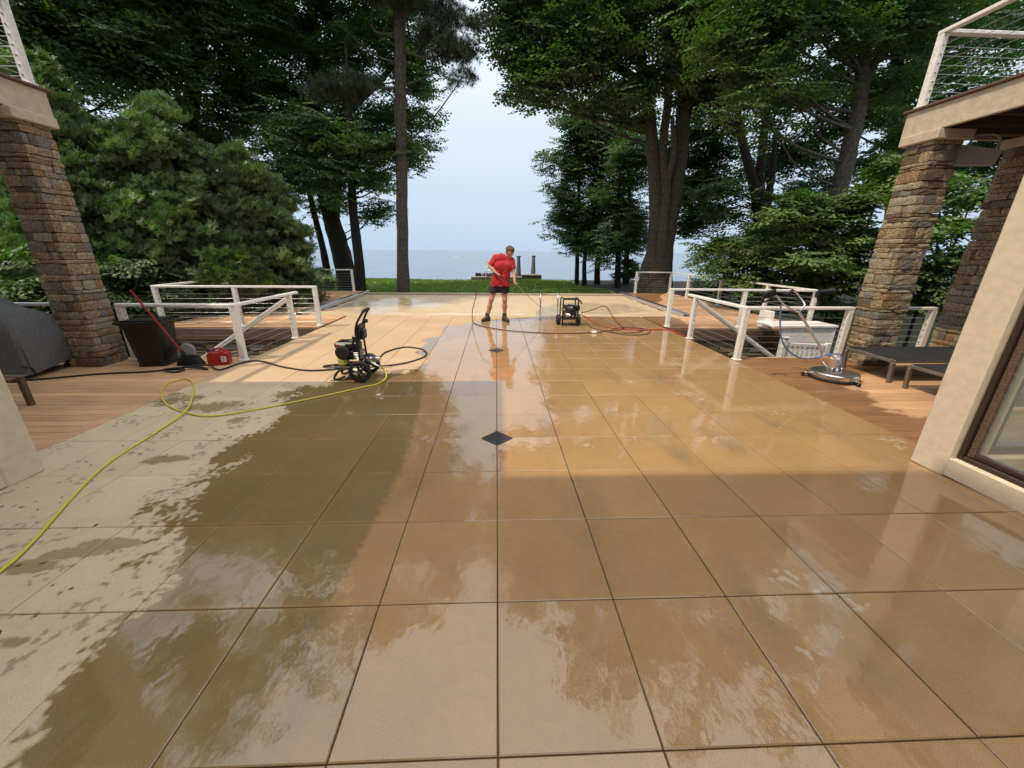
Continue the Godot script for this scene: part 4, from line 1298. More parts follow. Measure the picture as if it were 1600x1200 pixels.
	tree("maple_tree", "huge old maple with a thick trunk splitting into three stems", "", [[[mb, pix(1024, 420, 17.8), pix(1036, 370, 17.8), pix(1052, 300, 17.8), pix(1064, 220, 17.8), pix(1072, 130, 17.8), pix(1080, 0, 17.8), pix(1090, -180, 17.8)], [0.88, 0.62, 0.50, 0.36, 0.31, 0.27, 0.2, 0.1]], [[pix(1020, 420, 17.75), pix(1026, 360, 17.7), pix(1024, 290, 17.7), pix(1018, 210, 17.7), pix(1008, 130, 17.7), pix(990, 20, 17.7), pix(960, -120, 17.7)], [0.38, 0.33, 0.28, 0.23, 0.2, 0.14, 0.07]], [[pix(1030, 420, 17.4), pix(1036, 350, 17.4), pix(1040, 290, 17.45), pix(1036, 230, 17.5), pix(1044, 150, 17.5), pix(1046, 40, 17.4), pix(1040, -100, 17.2)], [0.24, 0.22, 0.20, 0.17, 0.15, 0.11, 0.05]], [[pix(1008, 130, 17.7), pix(950, 100, 17.4), pix(880, 80, 17.2), pix(820, 70, 17.0)], [0.16, 0.12, 0.08, 0.03]], [[pix(1040, 290, 17.4), pix(1052, 240, 17.2), pix(1050, 180, 17.1)], [0.14, 0.12, 0.07]]],
		[L(812, 30, 17.2, 0.95), L(805, 75, 17, 0.7, 0.7), L(812, 130, 17, 0.55, 0.5), L(830, 150, 17.2, 0.7, 0.5), L(850, 60, 17, 1.3), L(845, 115, 16.5, 0.9, 0.6), L(875, 150, 17, 0.7, 0.5), L(900, 100, 16.5, 1.2, 0.6), L(900, 20, 17, 1.4), L(960, 60, 16.5, 1.3), L(950, 150, 17, 1.0, 0.5), L(920, 175, 18, 0.8, 0.5), L(990, 130, 16.8, 1.1, 0.5), L(1000, 180, 18.6, 0.9, 0.5), L(1010, 40, 16.8, 1.3), L(1075, 80, 16.8, 1.3), L(1090, 150, 18.4, 1.2), L(1060, 10, 17, 1.3), L(1120, 40, 17, 1.4), L(1130, 120, 17.8, 1.3), L(820, -40, 17, 1.5), L(880, -70, 17, 1.8), L(960, -60, 17, 1.8), L(1050, -80, 17, 2.0), L(1130, -70, 17, 2.0), L(790, -110, 17, 1.4), L(860, -190, 17, 2.2), L(960, -210, 17, 2.2), L(1080, -220, 17, 2.3), L(900, -330, 17.3, 2.2), L(1010, -360, 17.5, 2.4), [P(6, 16, 16), 3.0, 0.9, 0.3], [P(9, 17.5, 16), 3.0, 0.9, 0.3], [P(3, 15.5, 17), 2.6, 0.9, 0.3], [P(12, 15, 14), 3.0, 0.9, 0.3], [P(1.2, 14.0, 17), 1.9, 0.9, 0.3], [P(6, 19.5, 15), 3.0, 0.9, 0.3]], "broad", "maple_leaf", "maple_bark", 31, 24.0)
	# slim trees at the edge of the bluff
	var slim := [[902, 903, 27, 0.13, [[885, 300], [880, 340], [895, 260], [900, 215], [905, 190], [880, 250], [900, 330], [893, 372]]], [914, 926, 26.5, 0.13, [[925, 240], [930, 290], [915, 200], [928, 340], [940, 210], [915, 365]]], [934, 938, 27, 0.17, [[945, 250], [950, 300], [940, 350], [955, 200], [930, 385], [962, 330]]], [966, 966, 24, 0.16, [[975, 260], [970, 320], [985, 220], [960, 370], [985, 350], [950, 385]]], [979, 982, 27, 0.17, [[990, 290], [1000, 240], [985, 340], [990, 370]]]]
	var sl := ["slimmest tree at the bluff's edge, nearest the open lake", "thin tree curving up beside the slimmest one", "straight thin tree behind the tilted dark branch", "small tree with low foliage in the mulch bed", "thin tree close beside the big maple's trunk"]
	for k in slim.size():
		var c: Array = slim[k]
		var f: float = c[2]
		var lobes := []
		for q in c[4]: lobes.append(L(q[0], q[1], f, 1.15, 0.85, 0.85))
		tree("slim_tree", sl[k], "slim trees on the bluff", [[[down(c[0], 432, f, bank), pix(c[0], 400, f), pix(c[1], 340, f), pix(c[1] + 3, 250, f), pix(c[1] + 2, 190, f)], [c[3] * 1.3, c[3], c[3] * 0.8, c[3] * 0.6, 0.03]]], lobes, "broad", "oak_leaf", "dark_bark", 60 + k, 30.0)
	# behind the maple and to the right
	tree("oak_tree", "dark tree with two thin stems between the maple and the pool deck railing", "trees behind the shrubs", [[[down(1047, 440, 24, bank), pix(1046, 400, 24), pix(1050, 350, 24), pix(1062, 250, 24)], [0.22, 0.2, 0.18, 0.08]], [[down(1040, 440, 24.4, bank), pix(1041, 400, 24.4), pix(1046, 360, 24.4)], [0.16, 0.14, 0.1]]],
		[L(1080, 300, 22, 1.5), L(1110, 260, 22, 1.5), L(1100, 340, 23, 1.1, 0.5), L(1060, 240, 23, 1.4), L(1120, 200, 22, 1.5), L(1070, 355, 23, 0.8, 0.5)], "broad", "oak_leaf", "dark_bark", 70, 28.0)
	tree("oak_tree", "dark tree forking into several stems behind the railing near the shrubs", "trees behind the shrubs", [[[down(1195, 430, 17, -0.8), pix(1190, 380, 17), pix(1186, 320, 17), pix(1170, 260, 17), pix(1155, 200, 17), pix(1150, 120, 17)], [0.34, 0.28, 0.24, 0.17, 0.13, 0.05]], [[pix(1188, 330, 17), pix(1188, 270, 17), pix(1195, 200, 17), pix(1208, 120, 17)], [0.2, 0.17, 0.14, 0.06]], [[pix(1190, 350, 17), pix(1205, 280, 17), pix(1212, 200, 17)], [0.16, 0.13, 0.06]], [[pix(1155, 200, 17), pix(1135, 190, 16.8), pix(1112, 178, 16.5)], [0.08, 0.06, 0.03]]],
		[L(1150, 330, 17.5, 1.1, 0.7), L(1120, 300, 17.5, 0.9, 0.6), L(1230, 320, 18, 1.3), L(1250, 250, 18, 1.3), L(1170, 380, 17.5, 0.9, 0.5, 0.8), L(1230, 380, 17, 1.2), L(1200, 250, 19, 1.3, 0.7, 0.7), L(1240, 160, 18.5, 1.2, 0.7, 0.8), L(1160, 150, 18, 1.0, 0.6, 0.7), L(1120, 395, 16, 0.6, 0.4, 0.6), L(1190, 90, 18, 1.3, 0.7, 0.8)], "broad", "oak_leaf", "dark_bark", 71, 20.0)
	tree("oak_tree", "leafy tree on a pale leaning trunk above the light-green shrubs", "trees behind the shrubs", [[[down(1290, 420, 12.6, -1.4), pix(1306, 320, 12.6), pix(1322, 255, 12.6), pix(1337, 190, 12.6), pix(1348, 120, 12.6), pix(1352, 40, 12.5), pix(1352, -120, 12.4)], [0.27, 0.235, 0.22, 0.19, 0.17, 0.13, 0.06]], [[pix(1345, 150, 12.6), pix(1372, 90, 12.4), pix(1395, 30, 12.2)], [0.1, 0.08, 0.04]], [[pix(1347, 130, 12.6), pix(1320, 60, 12.3), pix(1290, 20, 12)], [0.09, 0.07, 0.03]]],
		[L(1150, 60, 11.5, 0.75, 0.45, 1.2), L(1200, 40, 11.5, 0.9, 0.45, 1.2), L(1170, 110, 11.5, 0.6, 0.4, 1.2), L(1160, 155, 11.7, 0.5, 0.35, 1.2), L(1220, 90, 11.7, 0.7, 0.4, 1.1), L(1250, 20, 11.5, 1.0, 0.5), L(1230, 140, 12, 0.7, 0.4), L(1210, 200, 12.3, 0.5, 0.35, 0.8), L(1300, 60, 12, 1.0, 0.5), L(1290, 130, 12.5, 0.7, 0.4, 0.8), L(1330, 10, 12, 1.0, 0.6), L(1390, 50, 12, 0.9, 0.5), L(1400, 130, 12.5, 0.9, 0.5, 0.9), L(1440, 30, 12, 0.9, 0.5, 0.9), L(1250, -60, 12, 1.4), L(1340, -80, 12, 1.5), L(1430, -60, 12, 1.4), L(1180, -50, 11.8, 1.3), L(1300, -180, 12, 1.6), L(1500, 20, 12, 1.0, 0.6, 0.7), L(1560, 60, 12.5, 1.0, 0.6, 0.7), L(1390, 210, 13, 0.8, 0.5, 0.8), [P(8.5, 12.5, 11), 2.6, 0.9, 0.3], [P(11, 14, 10), 3.0, 0.9, 0.3], [P(7.5, 15.5, 11.5), 2.5, 0.9, 0.3]], "small", "maple_leaf", "grey_bark", 72, 30.0, Vector2(0.75, 1.5), 0.34)
	tree("oak_tree", "dense dark tree filling the back behind the balcony over the loungers", "trees behind the shrubs", [[[down(1400, 430, 19, -1.4), pix(1400, 300, 19), pix(1400, 150, 19), pix(1410, -50, 19)], [0.4, 0.33, 0.25, 0.1]]],
		[L(1320, 200, 18, 1.6), L(1380, 160, 18, 1.6), L(1290, 280, 18.5, 1.4), L(1370, 270, 18.5, 1.6), L(1440, 110, 18, 1.4), L(1400, 60, 18, 1.5), L(1480, 180, 18, 1.5, 0.7, 0.8), L(1540, 120, 18, 1.6, 0.7, 0.8), L(1580, 30, 18, 1.6, 0.7, 0.8), L(1460, 280, 18, 1.6), L(1540, 260, 17, 1.6), L(1500, 20, 18, 1.6, 0.7, 0.8), L(1600, 180, 17, 1.6), L(1420, -40, 18, 2.0), L(1560, -60, 18, 2.0), L(1300, 120, 19, 1.4), L(1620, 320, 15, 1.6), L(1310, 360, 17, 1.4)], "broad", "oak_leaf", "dark_bark", 73, 16.0)
	# shrubs behind the railing near the shrubs
	var shrubs := [["wide light-green shrub hanging over the pool deck railing", 1190, 400, 12.0, [L(1130, 420, 12.5, 0.6, 0.6), L(1180, 400, 12.2, 0.75, 0.6), L(1230, 410, 11.6, 0.75, 0.6), L(1140, 380, 12.6, 0.5, 0.5), L(1210, 360, 12.2, 0.6, 0.5), L(1260, 440, 11.4, 0.7, 0.6), L(1180, 445, 12, 0.7, 0.6)]], ["tall light-green young maple leaning against the sunlit stone column", 1310, 420, 10.6, [L(1290, 340, 10.6, 0.6, 0.45), L(1250, 310, 10.8, 0.45, 0.35), L(1270, 360, 10.5, 0.55, 0.4), L(1330, 320, 10.5, 0.55, 0.45), L(1370, 300, 10.4, 0.5, 0.4), L(1310, 390, 10.2, 0.65, 0.5), L(1360, 370, 10.2, 0.6, 0.5), L(1270, 410, 10.4, 0.6, 0.5), L(1330, 435, 10, 0.7, 0.6), L(1390, 260, 10.6, 0.35, 0.4), L(1230, 335, 11, 0.35, 0.35)]], ["bright green bush seen between the two stone columns near the loungers", 1450, 430, 9.0, [L(1430, 310, 9, 0.45, 0.45), L(1470, 290, 9.2, 0.4, 0.4), L(1440, 370, 8.8, 0.5, 0.5), L(1490, 350, 9, 0.45, 0.45), L(1470, 420, 8.7, 0.5, 0.6), L(1420, 430, 8.9, 0.45, 0.6), L(1520, 310, 9.4, 0.4, 0.5), L(1510, 410, 8.8, 0.5, 0.6), L(1450, 480, 8.6, 0.5, 0.6)]]]
	for k in shrubs.size():
		var s: Array = shrubs[k]
		var foot := down(s[1], s[2], s[3], -1.45)
		tree("leafy_shrub", s[0], "shrubs beyond the railing", [[[foot, foot + Vector3(0.05, 1.0, 0), foot + Vector3(-0.05, 2.2, 0.05)], [0.06, 0.045, 0.02]]], s[4], "small", "shrub_leaf", "dark_bark", 80 + k, 62.0, Vector2(0.75, 1.5), 0.2).set_meta("category", "shrub")
	# undergrowth along the banks
	var low := [["low bush in the shade beside the cedars' end of the pool deck railing", 470, 432, 18.5, [L(450, 430, 18, 0.8, 0.5), L(490, 440, 18.5, 0.7, 0.4), L(420, 445, 17, 0.8, 0.5)]], ["dark bush growing under the cedars", 200, 470, 9.6, [L(160, 480, 9.4, 0.6, 0.6), L(230, 460, 9.8, 0.7, 0.6), L(210, 420, 10, 0.6, 0.6), L(120, 440, 9.2, 0.5, 0.6)]], ["sunlit sprig-like bush beside the covered grill", 90, 440, 8.2, [L(80, 400, 8.4, 0.45, 0.5), L(60, 440, 8, 0.5, 0.6), L(100, 470, 8, 0.4, 0.6), L(30, 480, 8, 0.6, 0.6)]], ["scrub on the bluff beside the big maple", 985, 420, 27.5, [L(985, 415, 27, 0.8, 0.6), L(995, 425, 26, 0.6, 0.5), L(970, 430, 27, 0.5, 0.4)]], ["dark bush low behind the pool deck railing, under the shrubs", 1120, 440, 20, [L(1100, 450, 19, 0.9, 0.5), L(1150, 450, 17, 0.9, 0.5), L(1230, 470, 13, 0.8, 0.6), L(1290, 480, 11, 0.8, 0.7)]]]
	for k in low.size():
		var s: Array = low[k]
		var fy := -1.45 if s[3] < 16.0 else bank
		var foot := down(s[1], s[2], s[3], fy)
		tree("leafy_shrub", s[0], "undergrowth", [[[foot, foot + Vector3(0, 0.5, 0), foot + Vector3(0.05, 0.9, 0.05)], [0.05, 0.035, 0.015]]], s[4], "small", "shrub_leaf" if k == 2 else "maple_leaf", "dark_bark", 90 + k, 56.0, Vector2(0.6, 1.3), 0.2).set_meta("category", "shrub")

# ---------- machines and tools ----------
func wheel(parent: Node3D, c: Vector3, axis: Vector3, r: float, w: float) -> void:
	var b := aim(axis)
	var o := Node3D.new()
	o.name = "wheel"
	parent.add_child(o, true)
	o.transform = Transform3D(b, c)
	var hw := w * 0.5
	part("tyre", lathe_mesh([[r * 0.74, -hw], [r * 0.93, -hw], [r, -hw * 0.55], [r, hw * 0.55], [r * 0.93, hw], [r * 0.74, hw], [r * 0.74, -hw]], 32), M["black_rubber"], o)
	part("rim", lathe_mesh([[r * 0.66, -hw * 0.7], [r * 0.745, -hw * 0.8], [r * 0.745, hw * 0.8], [r * 0.66, hw * 0.7], [r * 0.66, -hw * 0.7]], 28), M["black_plastic"], o)
	part("hub", lathe_mesh([[0, -hw * 1.2], [r * 0.2, -hw * 1.1], [r * 0.22, 0], [r * 0.2, hw * 1.1], [0, hw * 1.25]], 16), M["black_plastic"], o)
	part("hub_cap", lathe_mesh([[r * 0.09, hw * 1.15], [r * 0.08, hw * 1.5], [0, hw * 1.6]], 12), M["steel"], o)
	for k in 5:
		var a := Basis(Vector3.UP, TAU * k / 5 + 0.3)
		part("spoke", box_mesh(Vector3(r * 0.52, w * 0.5, r * 0.17), 0.006), M["black_plastic"], o, a * Vector3(r * 0.43, 0, 0), a)

func engine(t: Node3D, c: Vector3, s: float, b: Basis) -> void:
	var e := Node3D.new()
	e.name = "engine"
	t.add_child(e, true)
	e.transform = Transform3D(b, c)
	part("block", box_mesh(Vector3(0.24, 0.15, 0.22) * s, 0.03 * s), M["black_metal"], e, Vector3(0, 0.07, 0) * s)
	part("fuel_tank", box_mesh(Vector3(0.26, 0.085, 0.24) * s, 0.032 * s), M["black_plastic"], e, Vector3(-0.01, 0.205, 0) * s)
	part("air_filter", box_mesh(Vector3(0.09, 0.12, 0.13) * s, 0.02 * s), M["black_plastic"], e, Vector3(0.15, 0.19, 0.03) * s)
	part("fuel_cap", lathe_mesh([[0.028 * s, 0.0], [0.03 * s, 0.012 * s], [0.026 * s, 0.025 * s], [0, 0.027 * s]], 14), M["black_rubber"], e, Vector3(-0.05, 0.247, 0.04) * s)
	part("starter_cover", lathe_mesh([[0.105 * s, 0], [0.10 * s, 0.03 * s], [0.07 * s, 0.045 * s], [0, 0.048 * s]], 20), M["black_plastic"], e, Vector3(-0.03, 0.11, 0.115) * s, Basis(Vector3.RIGHT, PI / 2))
	part("decal", box_mesh(Vector3(0.12, 0.045, 0.003) * s, 0.001), M["label_white"], e, Vector3(-0.05, 0.205, 0.1215) * s)
	part("decal", box_mesh(Vector3(0.05, 0.03, 0.003) * s, 0.001), M["red_paint"], e, Vector3(-0.085, 0.205, 0.1235) * s)
	part("muffler", lathe_mesh([[0, -0.05 * s], [0.045 * s, -0.05 * s], [0.045 * s, 0.06 * s], [0, 0.06 * s]], 16), M["steel"], e, Vector3(0.15, 0.08, -0.05) * s, Basis(Vector3.RIGHT, PI / 2))
	for k in 5:
		part("cooling_fin", box_mesh(Vector3(0.12, 0.008, 0.16) * s, 0.002), M["steel"], e, Vector3(0.13, 0.01 + 0.022 * k, 0.02) * s)

func equipment() -> void:
	# washer by the yellow hose: axle along z, engine towards -x
	var t := thing("pressure_washer", "black upright pressure washer with big spoked wheels and a lime pump, beside the yellow hose", "pressure washer", P(-1.90, 0, 5.33), "pressure washers")
	wheel(t, Vector3(0.02, 0.152, 0.215), Vector3.BACK, 0.152, 0.05)
	wheel(t, Vector3(0.02, 0.152, -0.215), Vector3.FORWARD, 0.152, 0.05)
	part("axle", tube_mesh([Vector3(0.02, 0.152, -0.21), Vector3(0.02, 0.152, 0.21)], 0.012), M["steel"], t)
	part("base_plate", box_mesh(Vector3(0.46, 0.018, 0.30), 0.006), M["black_metal"], t, Vector3(-0.14, 0.195, 0))
	engine(t, Vector3(-0.18, 0.29, 0.0), 1.0, Basis.IDENTITY)
	part("pump_guard", box_mesh(Vector3(0.12, 0.13, 0.17), 0.03), M["lime_plastic"], t, Vector3(-0.24, 0.27, 0.06))
	part("pump", box_mesh(Vector3(0.16, 0.09, 0.11), 0.02), M["chrome"], t, Vector3(0.10, 0.27, -0.02))
	part("pump_head", lathe_mesh([[0, -0.05], [0.035, -0.05], [0.04, 0.0], [0.03, 0.06], [0, 0.06]], 14), M["steel"], t, Vector3(0.20, 0.28, 0.02), Basis(Vector3.BACK, PI / 2))
	part("outlet", tube_mesh([Vector3(0.12, 0.25, 0.06), Vector3(0.20, 0.22, 0.10), Vector3(0.25, 0.20, 0.11)], 0.014), M["chrome"], t)
	for zz in [-0.14, 0.14]:
		part("front_foot", tube_mesh(smooth([Vector3(-0.10, 0.19, zz), Vector3(-0.28, 0.15, zz), Vector3(-0.37, 0.04, zz), Vector3(-0.33, 0.018, zz), Vector3(-0.22, 0.06, zz)], 5), 0.016), M["black_rubber"], t)
		part("upright", tube_mesh(smooth([Vector3(0.02, 0.2, zz), Vector3(0.01, 0.45, zz), Vector3(0.0, 0.66, zz), Vector3(0.03, 0.80, zz), Vector3(0.12, 0.955, zz * 0.75)], 6), 0.0145, -1, 10), M["black_metal"], t)
	part("handle_grip", tube_mesh(smooth([Vector3(0.115, 0.95, 0.108), Vector3(0.135, 0.972, 0.08), Vector3(0.135, 0.972, -0.08), Vector3(0.115, 0.95, -0.108)], 6), 0.021, -1, 10), M["black_rubber"], t)
	part("panel", box_mesh(Vector3(0.05, 0.22, 0.25), 0.02), M["black_plastic"], t, Vector3(0.025, 0.67, 0), Basis(Vector3.BACK, -0.12))
	part("panel_bulge", box_mesh(Vector3(0.09, 0.15, 0.15), 0.035), M["black_plastic"], t, Vector3(0.04, 0.64, 0))
	part("nozzle_holder", box_mesh(Vector3(0.07, 0.05, 0.05), 0.01), M["black_plastic"], t, Vector3(0.05, 0.79, -0.15))
	part("gun_hook", box_mesh(Vector3(0.06, 0.09, 0.05), 0.012), M["black_plastic"], t, Vector3(-0.01, 0.60, 0.165))
	part("gun_hook", box_mesh(Vector3(0.08, 0.03, 0.03), 0.008), M["black_plastic"], t, Vector3(-0.05, 0.565, 0.165))
	# washer by the pool, seen from behind
	t = thing("pressure_washer", "low black pressure washer with fat tyres in a tube frame, beside the pool handrails", "pressure washer", P(1.80, 0, 9.55), "pressure washers")
	wheel(t, Vector3(-0.25, 0.125, -0.05), Vector3.LEFT, 0.125, 0.085)
	wheel(t, Vector3(0.25, 0.125, -0.05), Vector3.RIGHT, 0.125, 0.085)
	part("axle", tube_mesh([Vector3(-0.24, 0.125, -0.05), Vector3(0.24, 0.125, -0.05)], 0.012), M["steel"], t)
	part("base_plate", box_mesh(Vector3(0.38, 0.02, 0.42), 0.006), M["black_metal"], t, Vector3(0, 0.18, -0.02))
	engine(t, Vector3(0.03, 0.20, -0.02), 1.15, Basis(Vector3.UP, 0.2))
	part("pump", box_mesh(Vector3(0.12, 0.10, 0.12), 0.02), M["chrome"], t, Vector3(-0.06, 0.26, 0.15))
	part("pump_head", lathe_mesh([[0, -0.04], [0.03, -0.04], [0.035, 0.0], [0.025, 0.05], [0, 0.05]], 14), M["steel"], t, Vector3(0.06, 0.25, 0.17), Basis(Vector3.RIGHT, PI / 2))
	for xx in [-0.185, 0.185]:
		part("frame_leg", tube_mesh(smooth([Vector3(xx, 0.008, 0.22), Vector3(xx, 0.2, 0.2), Vector3(xx, 0.45, 0.19), Vector3(xx, 0.62, 0.18), Vector3(xx * 0.95, 0.665, 0.12), Vector3(xx * 0.95, 0.66, -0.1), Vector3(xx, 0.6, -0.2), Vector3(xx, 0.2, -0.22)], 5), 0.017, -1, 10), M["black_metal"], t)
	part("handle_bar", tube_mesh([Vector3(-0.18, 0.655, 0.15), Vector3(0.18, 0.655, 0.15)], 0.026, -1, 10), M["black_rubber"], t)
	part("cross_bar", tube_mesh([Vector3(-0.18, 0.19, 0.2), Vector3(0.18, 0.19, 0.2)], 0.014, -1, 8), M["black_metal"], t)
	part("gun_rest", tube_mesh(smooth([Vector3(0.17, 0.64, 0.15), Vector3(0.24, 0.60, 0.16), Vector3(0.27, 0.54, 0.17)], 4), 0.018, -1, 8), M["black_plastic"], t)
	part("manifold", box_mesh(Vector3(0.10, 0.03, 0.05), 0.008), M["chrome"], t, Vector3(0.22, 0.30, 0.16))

	# round surface cleaner on the right deck
	t = thing("surface_cleaner", "round stainless floor cleaner with a forked handle, on the wet wooden deck", "floor cleaner", P(4.98, 0, 5.22))
	part("drum", lathe_mesh([[0.0, 0.125], [0.24, 0.122], [0.285, 0.112], [0.30, 0.10], [0.30, 0.045], [0.292, 0.036]], 48), M["steel"], t)
	part("skirt", lathe_mesh([[0.305, 0.048], [0.312, 0.036], [0.312, 0.015], [0.30, 0.012]], 48), M["black_rubber"], t)
	for a in [[-2.75, 0.0], [-0.25, 0.0], [1.45, 0.0]]:
		var d := Vector3(cos(a[0]), 0, sin(a[0]))
		var c := Node3D.new()
		c.name = "caster"
		t.add_child(c, true)
		c.position = d * 0.335
		part("bracket", box_mesh(Vector3(0.07, 0.02, 0.05), 0.004), M["chrome"], c, -d * 0.02 + Vector3(0, 0.062, 0), aim(Vector3.UP) * Basis(Vector3.UP, -a[0]))
		part("fork", box_mesh(Vector3(0.03, 0.05, 0.04), 0.004), M["chrome"], c, d * 0.025 + Vector3(0, 0.05, 0))
		part("roller", lathe_mesh([[0, -0.014], [0.028, -0.014], [0.031, 0], [0.028, 0.014], [0, 0.014]], 16), M["black_rubber"], c, d * 0.04 + Vector3(0, 0.031, 0), aim(Vector3(-d.z, 0, d.x)))
	part("swivel", lathe_mesh([[0.0, 0.20], [0.03, 0.195], [0.035, 0.15], [0.06, 0.14], [0.065, 0.12]], 16), M["chrome"], t, Vector3(0.03, 0, 0))
	for xx in [[-0.06, 0.0], [0.10, -0.02]]:
		part("handle_mount", box_mesh(Vector3(0.07, 0.05, 0.05), 0.008), M["chrome"], t, Vector3(xx[0], 0.145, xx[1] + 0.02))
	var o := Vector3(4.98, 0, -5.22)
	var hp := func(x: float, y: float, f: float) -> Vector3: return pix(x, y, f) - o
	part("handle_leg", tube_mesh([hp.call(1293, 573, 5.22), hp.call(1283, 560, 5.22), hp.call(1284, 545, 5.22)], 0.013, -1, 10), M["chrome"], t)
	part("handle_leg", tube_mesh([hp.call(1314, 574, 5.28), hp.call(1304, 560, 5.28), hp.call(1286, 546, 5.24)], 0.013, -1, 10), M["chrome"], t)
	part("handle_shaft", tube_mesh([hp.call(1285, 547, 5.22), hp.call(1248, 487, 5.22)], 0.017, -1, 12), M["chrome"], t)
	part("handle_fork", tube_mesh([hp.call(1248, 488, 5.22), hp.call(1224, 476, 5.15), hp.call(1213, 462, 5.12), hp.call(1203, 461, 5.10)], 0.0125, -1, 10), M["chrome"], t)
	part("handle_fork", tube_mesh([hp.call(1249, 487, 5.24), hp.call(1258, 476, 5.33), hp.call(1246, 458, 5.38), hp.call(1238, 453, 5.40)], 0.0125, -1, 10), M["chrome"], t)
	part("grip", tube_mesh([hp.call(1239, 453, 5.40), hp.call(1229, 460, 5.41)], 0.018, -1, 10), M["black_rubber"], t)
	var st := start()
	beam(st, hp.call(1212, 456, 5.11), hp.call(1193, 462, 5.09), 0.05, 0.09, 0.012)
	part("trigger_grip", done(st), M["black_plastic"], t)
	st = start()
	beam(st, hp.call(1194, 461, 5.09), hp.call(1191, 473, 5.08), 0.03, 0.03, 0.008)
	part("trigger", done(st), M["black_plastic"], t)
	st = start()
	beam(st, hp.call(1190, 473, 5.08), hp.call(1210, 466, 5.11), 0.02, 0.02, 0.006)
	part("trigger_guard", done(st), M["black_plastic"], t)
	part("hose", tube_mesh(smooth([hp.call(1220, 477, 5.14), hp.call(1219, 500, 5.14), hp.call(1220, 525, 5.14), hp.call(1230, 546, 5.15), hp.call(1250, 559, 5.17), hp.call(1275, 559, 5.2), hp.call(1300, 553, 5.24), hp.call(1315, 556, 5.26), hp.call(1310, 572, 5.24)], 6), 0.011, -1, 10), M["blue_hose"], t)

	# black spot lamp clipped to the end of the railing
	t = thing("spot_lamp", "black lamp clipped to the top rail behind the floor cleaner", "lamp", pix(1278, 458, 8.9), "")
	part("barrel", lathe_mesh([[0, 0], [0.05, 0.01], [0.055, 0.06], [0.06, 0.20], [0.085, 0.27], [0.085, 0.33], [0.07, 0.335], [0.0, 0.30]], 18), M["black_plastic"], t, Vector3(0.0, 0.03, 0), aim(Vector3(1, 0.06, 0.1)))
	part("clip", box_mesh(Vector3(0.06, 0.14, 0.08), 0.01), M["black_plastic"], t, Vector3(-0.01, -0.03, 0))
	part("bracket", tube_mesh([Vector3(0.02, -0.1, 0), Vector3(0.05, -0.26, 0.03), Vector3(0.02, -0.34, 0.03)], 0.018), M["black_plastic"], t)

	# bin, broom, dustpan and fuel can in the left corner
	t = thing("trash_bin", "tall black plastic trash bin beside the shaded stone column", "bin", P(-5.32, 0, 6.06))
	st = start()
	var b := Basis(Vector3.UP, 0.12)
	var w0 := Vector3(0.20, 0, 0.18)
	var w1 := Vector3(0.275, 0, 0.235)
	var lay := [[w0, 0.03], [w0 * 1.04, 0.10], [w1 * 0.95, 0.60], [w1, 0.66]]
	for i in lay.size() - 1:
		for k in 12:
			var pt := func(l: Array, q: int) -> Vector3:
				var a := TAU * (q + 0.5) / 12
				var cx := signf(cos(a)) * pow(absf(cos(a)), 0.35)
				var cz := signf(sin(a)) * pow(absf(sin(a)), 0.35)
				return Vector3(l[0].x * cx, l[1], l[0].z * cz)
			quad(st, pt.call(lay[i], k + 1), pt.call(lay[i], k), pt.call(lay[i + 1], k), pt.call(lay[i + 1], k + 1))
	part("body", done(st), M["bin_plastic"], t, Vector3.ZERO, b)
	part("base", box_mesh(Vector3(0.38, 0.035, 0.34), 0.012), M["bin_plastic"], t, Vector3(0, 0.0175, 0), b)
	part("lid", box_mesh(Vector3(0.60, 0.035, 0.52), 0.014), M["bin_plastic"], t, Vector3(0, 0.68, 0), b)
	part("lid_top", box_mesh(Vector3(0.48, 0.018, 0.40), 0.008), M["bin_plastic"], t, Vector3(0, 0.7055, 0), b)
	part("lid_handle", box_mesh(Vector3(0.14, 0.025, 0.04), 0.008), M["bin_plastic"], t, b * Vector3(-0.34, 0.68, 0.05), b)

	t = thing("broom", "black push broom head on a slim red handle leaning past the bin", "broom", P(-4.78, 0, 5.98))
	o = P(-4.78, 0, 5.98)
	part("handle", tube_mesh([pix(203, 453, 5.66) - o, pix(283, 548, 5.90) - o], 0.013, 0.014, 10), M["red_paint"], t)
	part("socket", tube_mesh([pix(278, 541, 5.90) - o, pix(288, 554, 5.93) - o], 0.02, 0.026, 10), M["black_plastic"], t)
	st = start()
	var hl := [[-0.12, 0.10, 0.035], [0.14, 0.10, 0.035]]
	quad(st, Vector3(-0.17, 0.01, 0.05), Vector3(0.19, 0.01, 0.07), Vector3(0.12, 0.16, 0.03), Vector3(-0.11, 0.17, 0.03))
	quad(st, Vector3(0.19, 0.01, -0.05), Vector3(-0.17, 0.01, -0.05), Vector3(-0.11, 0.17, -0.03), Vector3(0.12, 0.16, -0.03))
	quad(st, Vector3(-0.11, 0.17, 0.03), Vector3(0.12, 0.16, 0.03), Vector3(0.12, 0.16, -0.03), Vector3(-0.11, 0.17, -0.03))
	quad(st, Vector3(-0.17, 0.01, -0.05), Vector3(-0.17, 0.01, 0.05), Vector3(-0.11, 0.17, 0.03), Vector3(-0.11, 0.17, -0.03))
	quad(st, Vector3(0.19, 0.01, 0.07), Vector3(0.19, 0.01, -0.05), Vector3(0.12, 0.16, -0.03), Vector3(0.12, 0.16, 0.03))
	quad(st, Vector3(-0.17, 0.01, -0.05), Vector3(0.19, 0.01, -0.05), Vector3(0.19, 0.01, 0.07), Vector3(-0.17, 0.01, 0.05))
	part("brush", done(st), M["black_rubber"], t)
	var rr := RandomNumberGenerator.new()
	rr.seed = 8
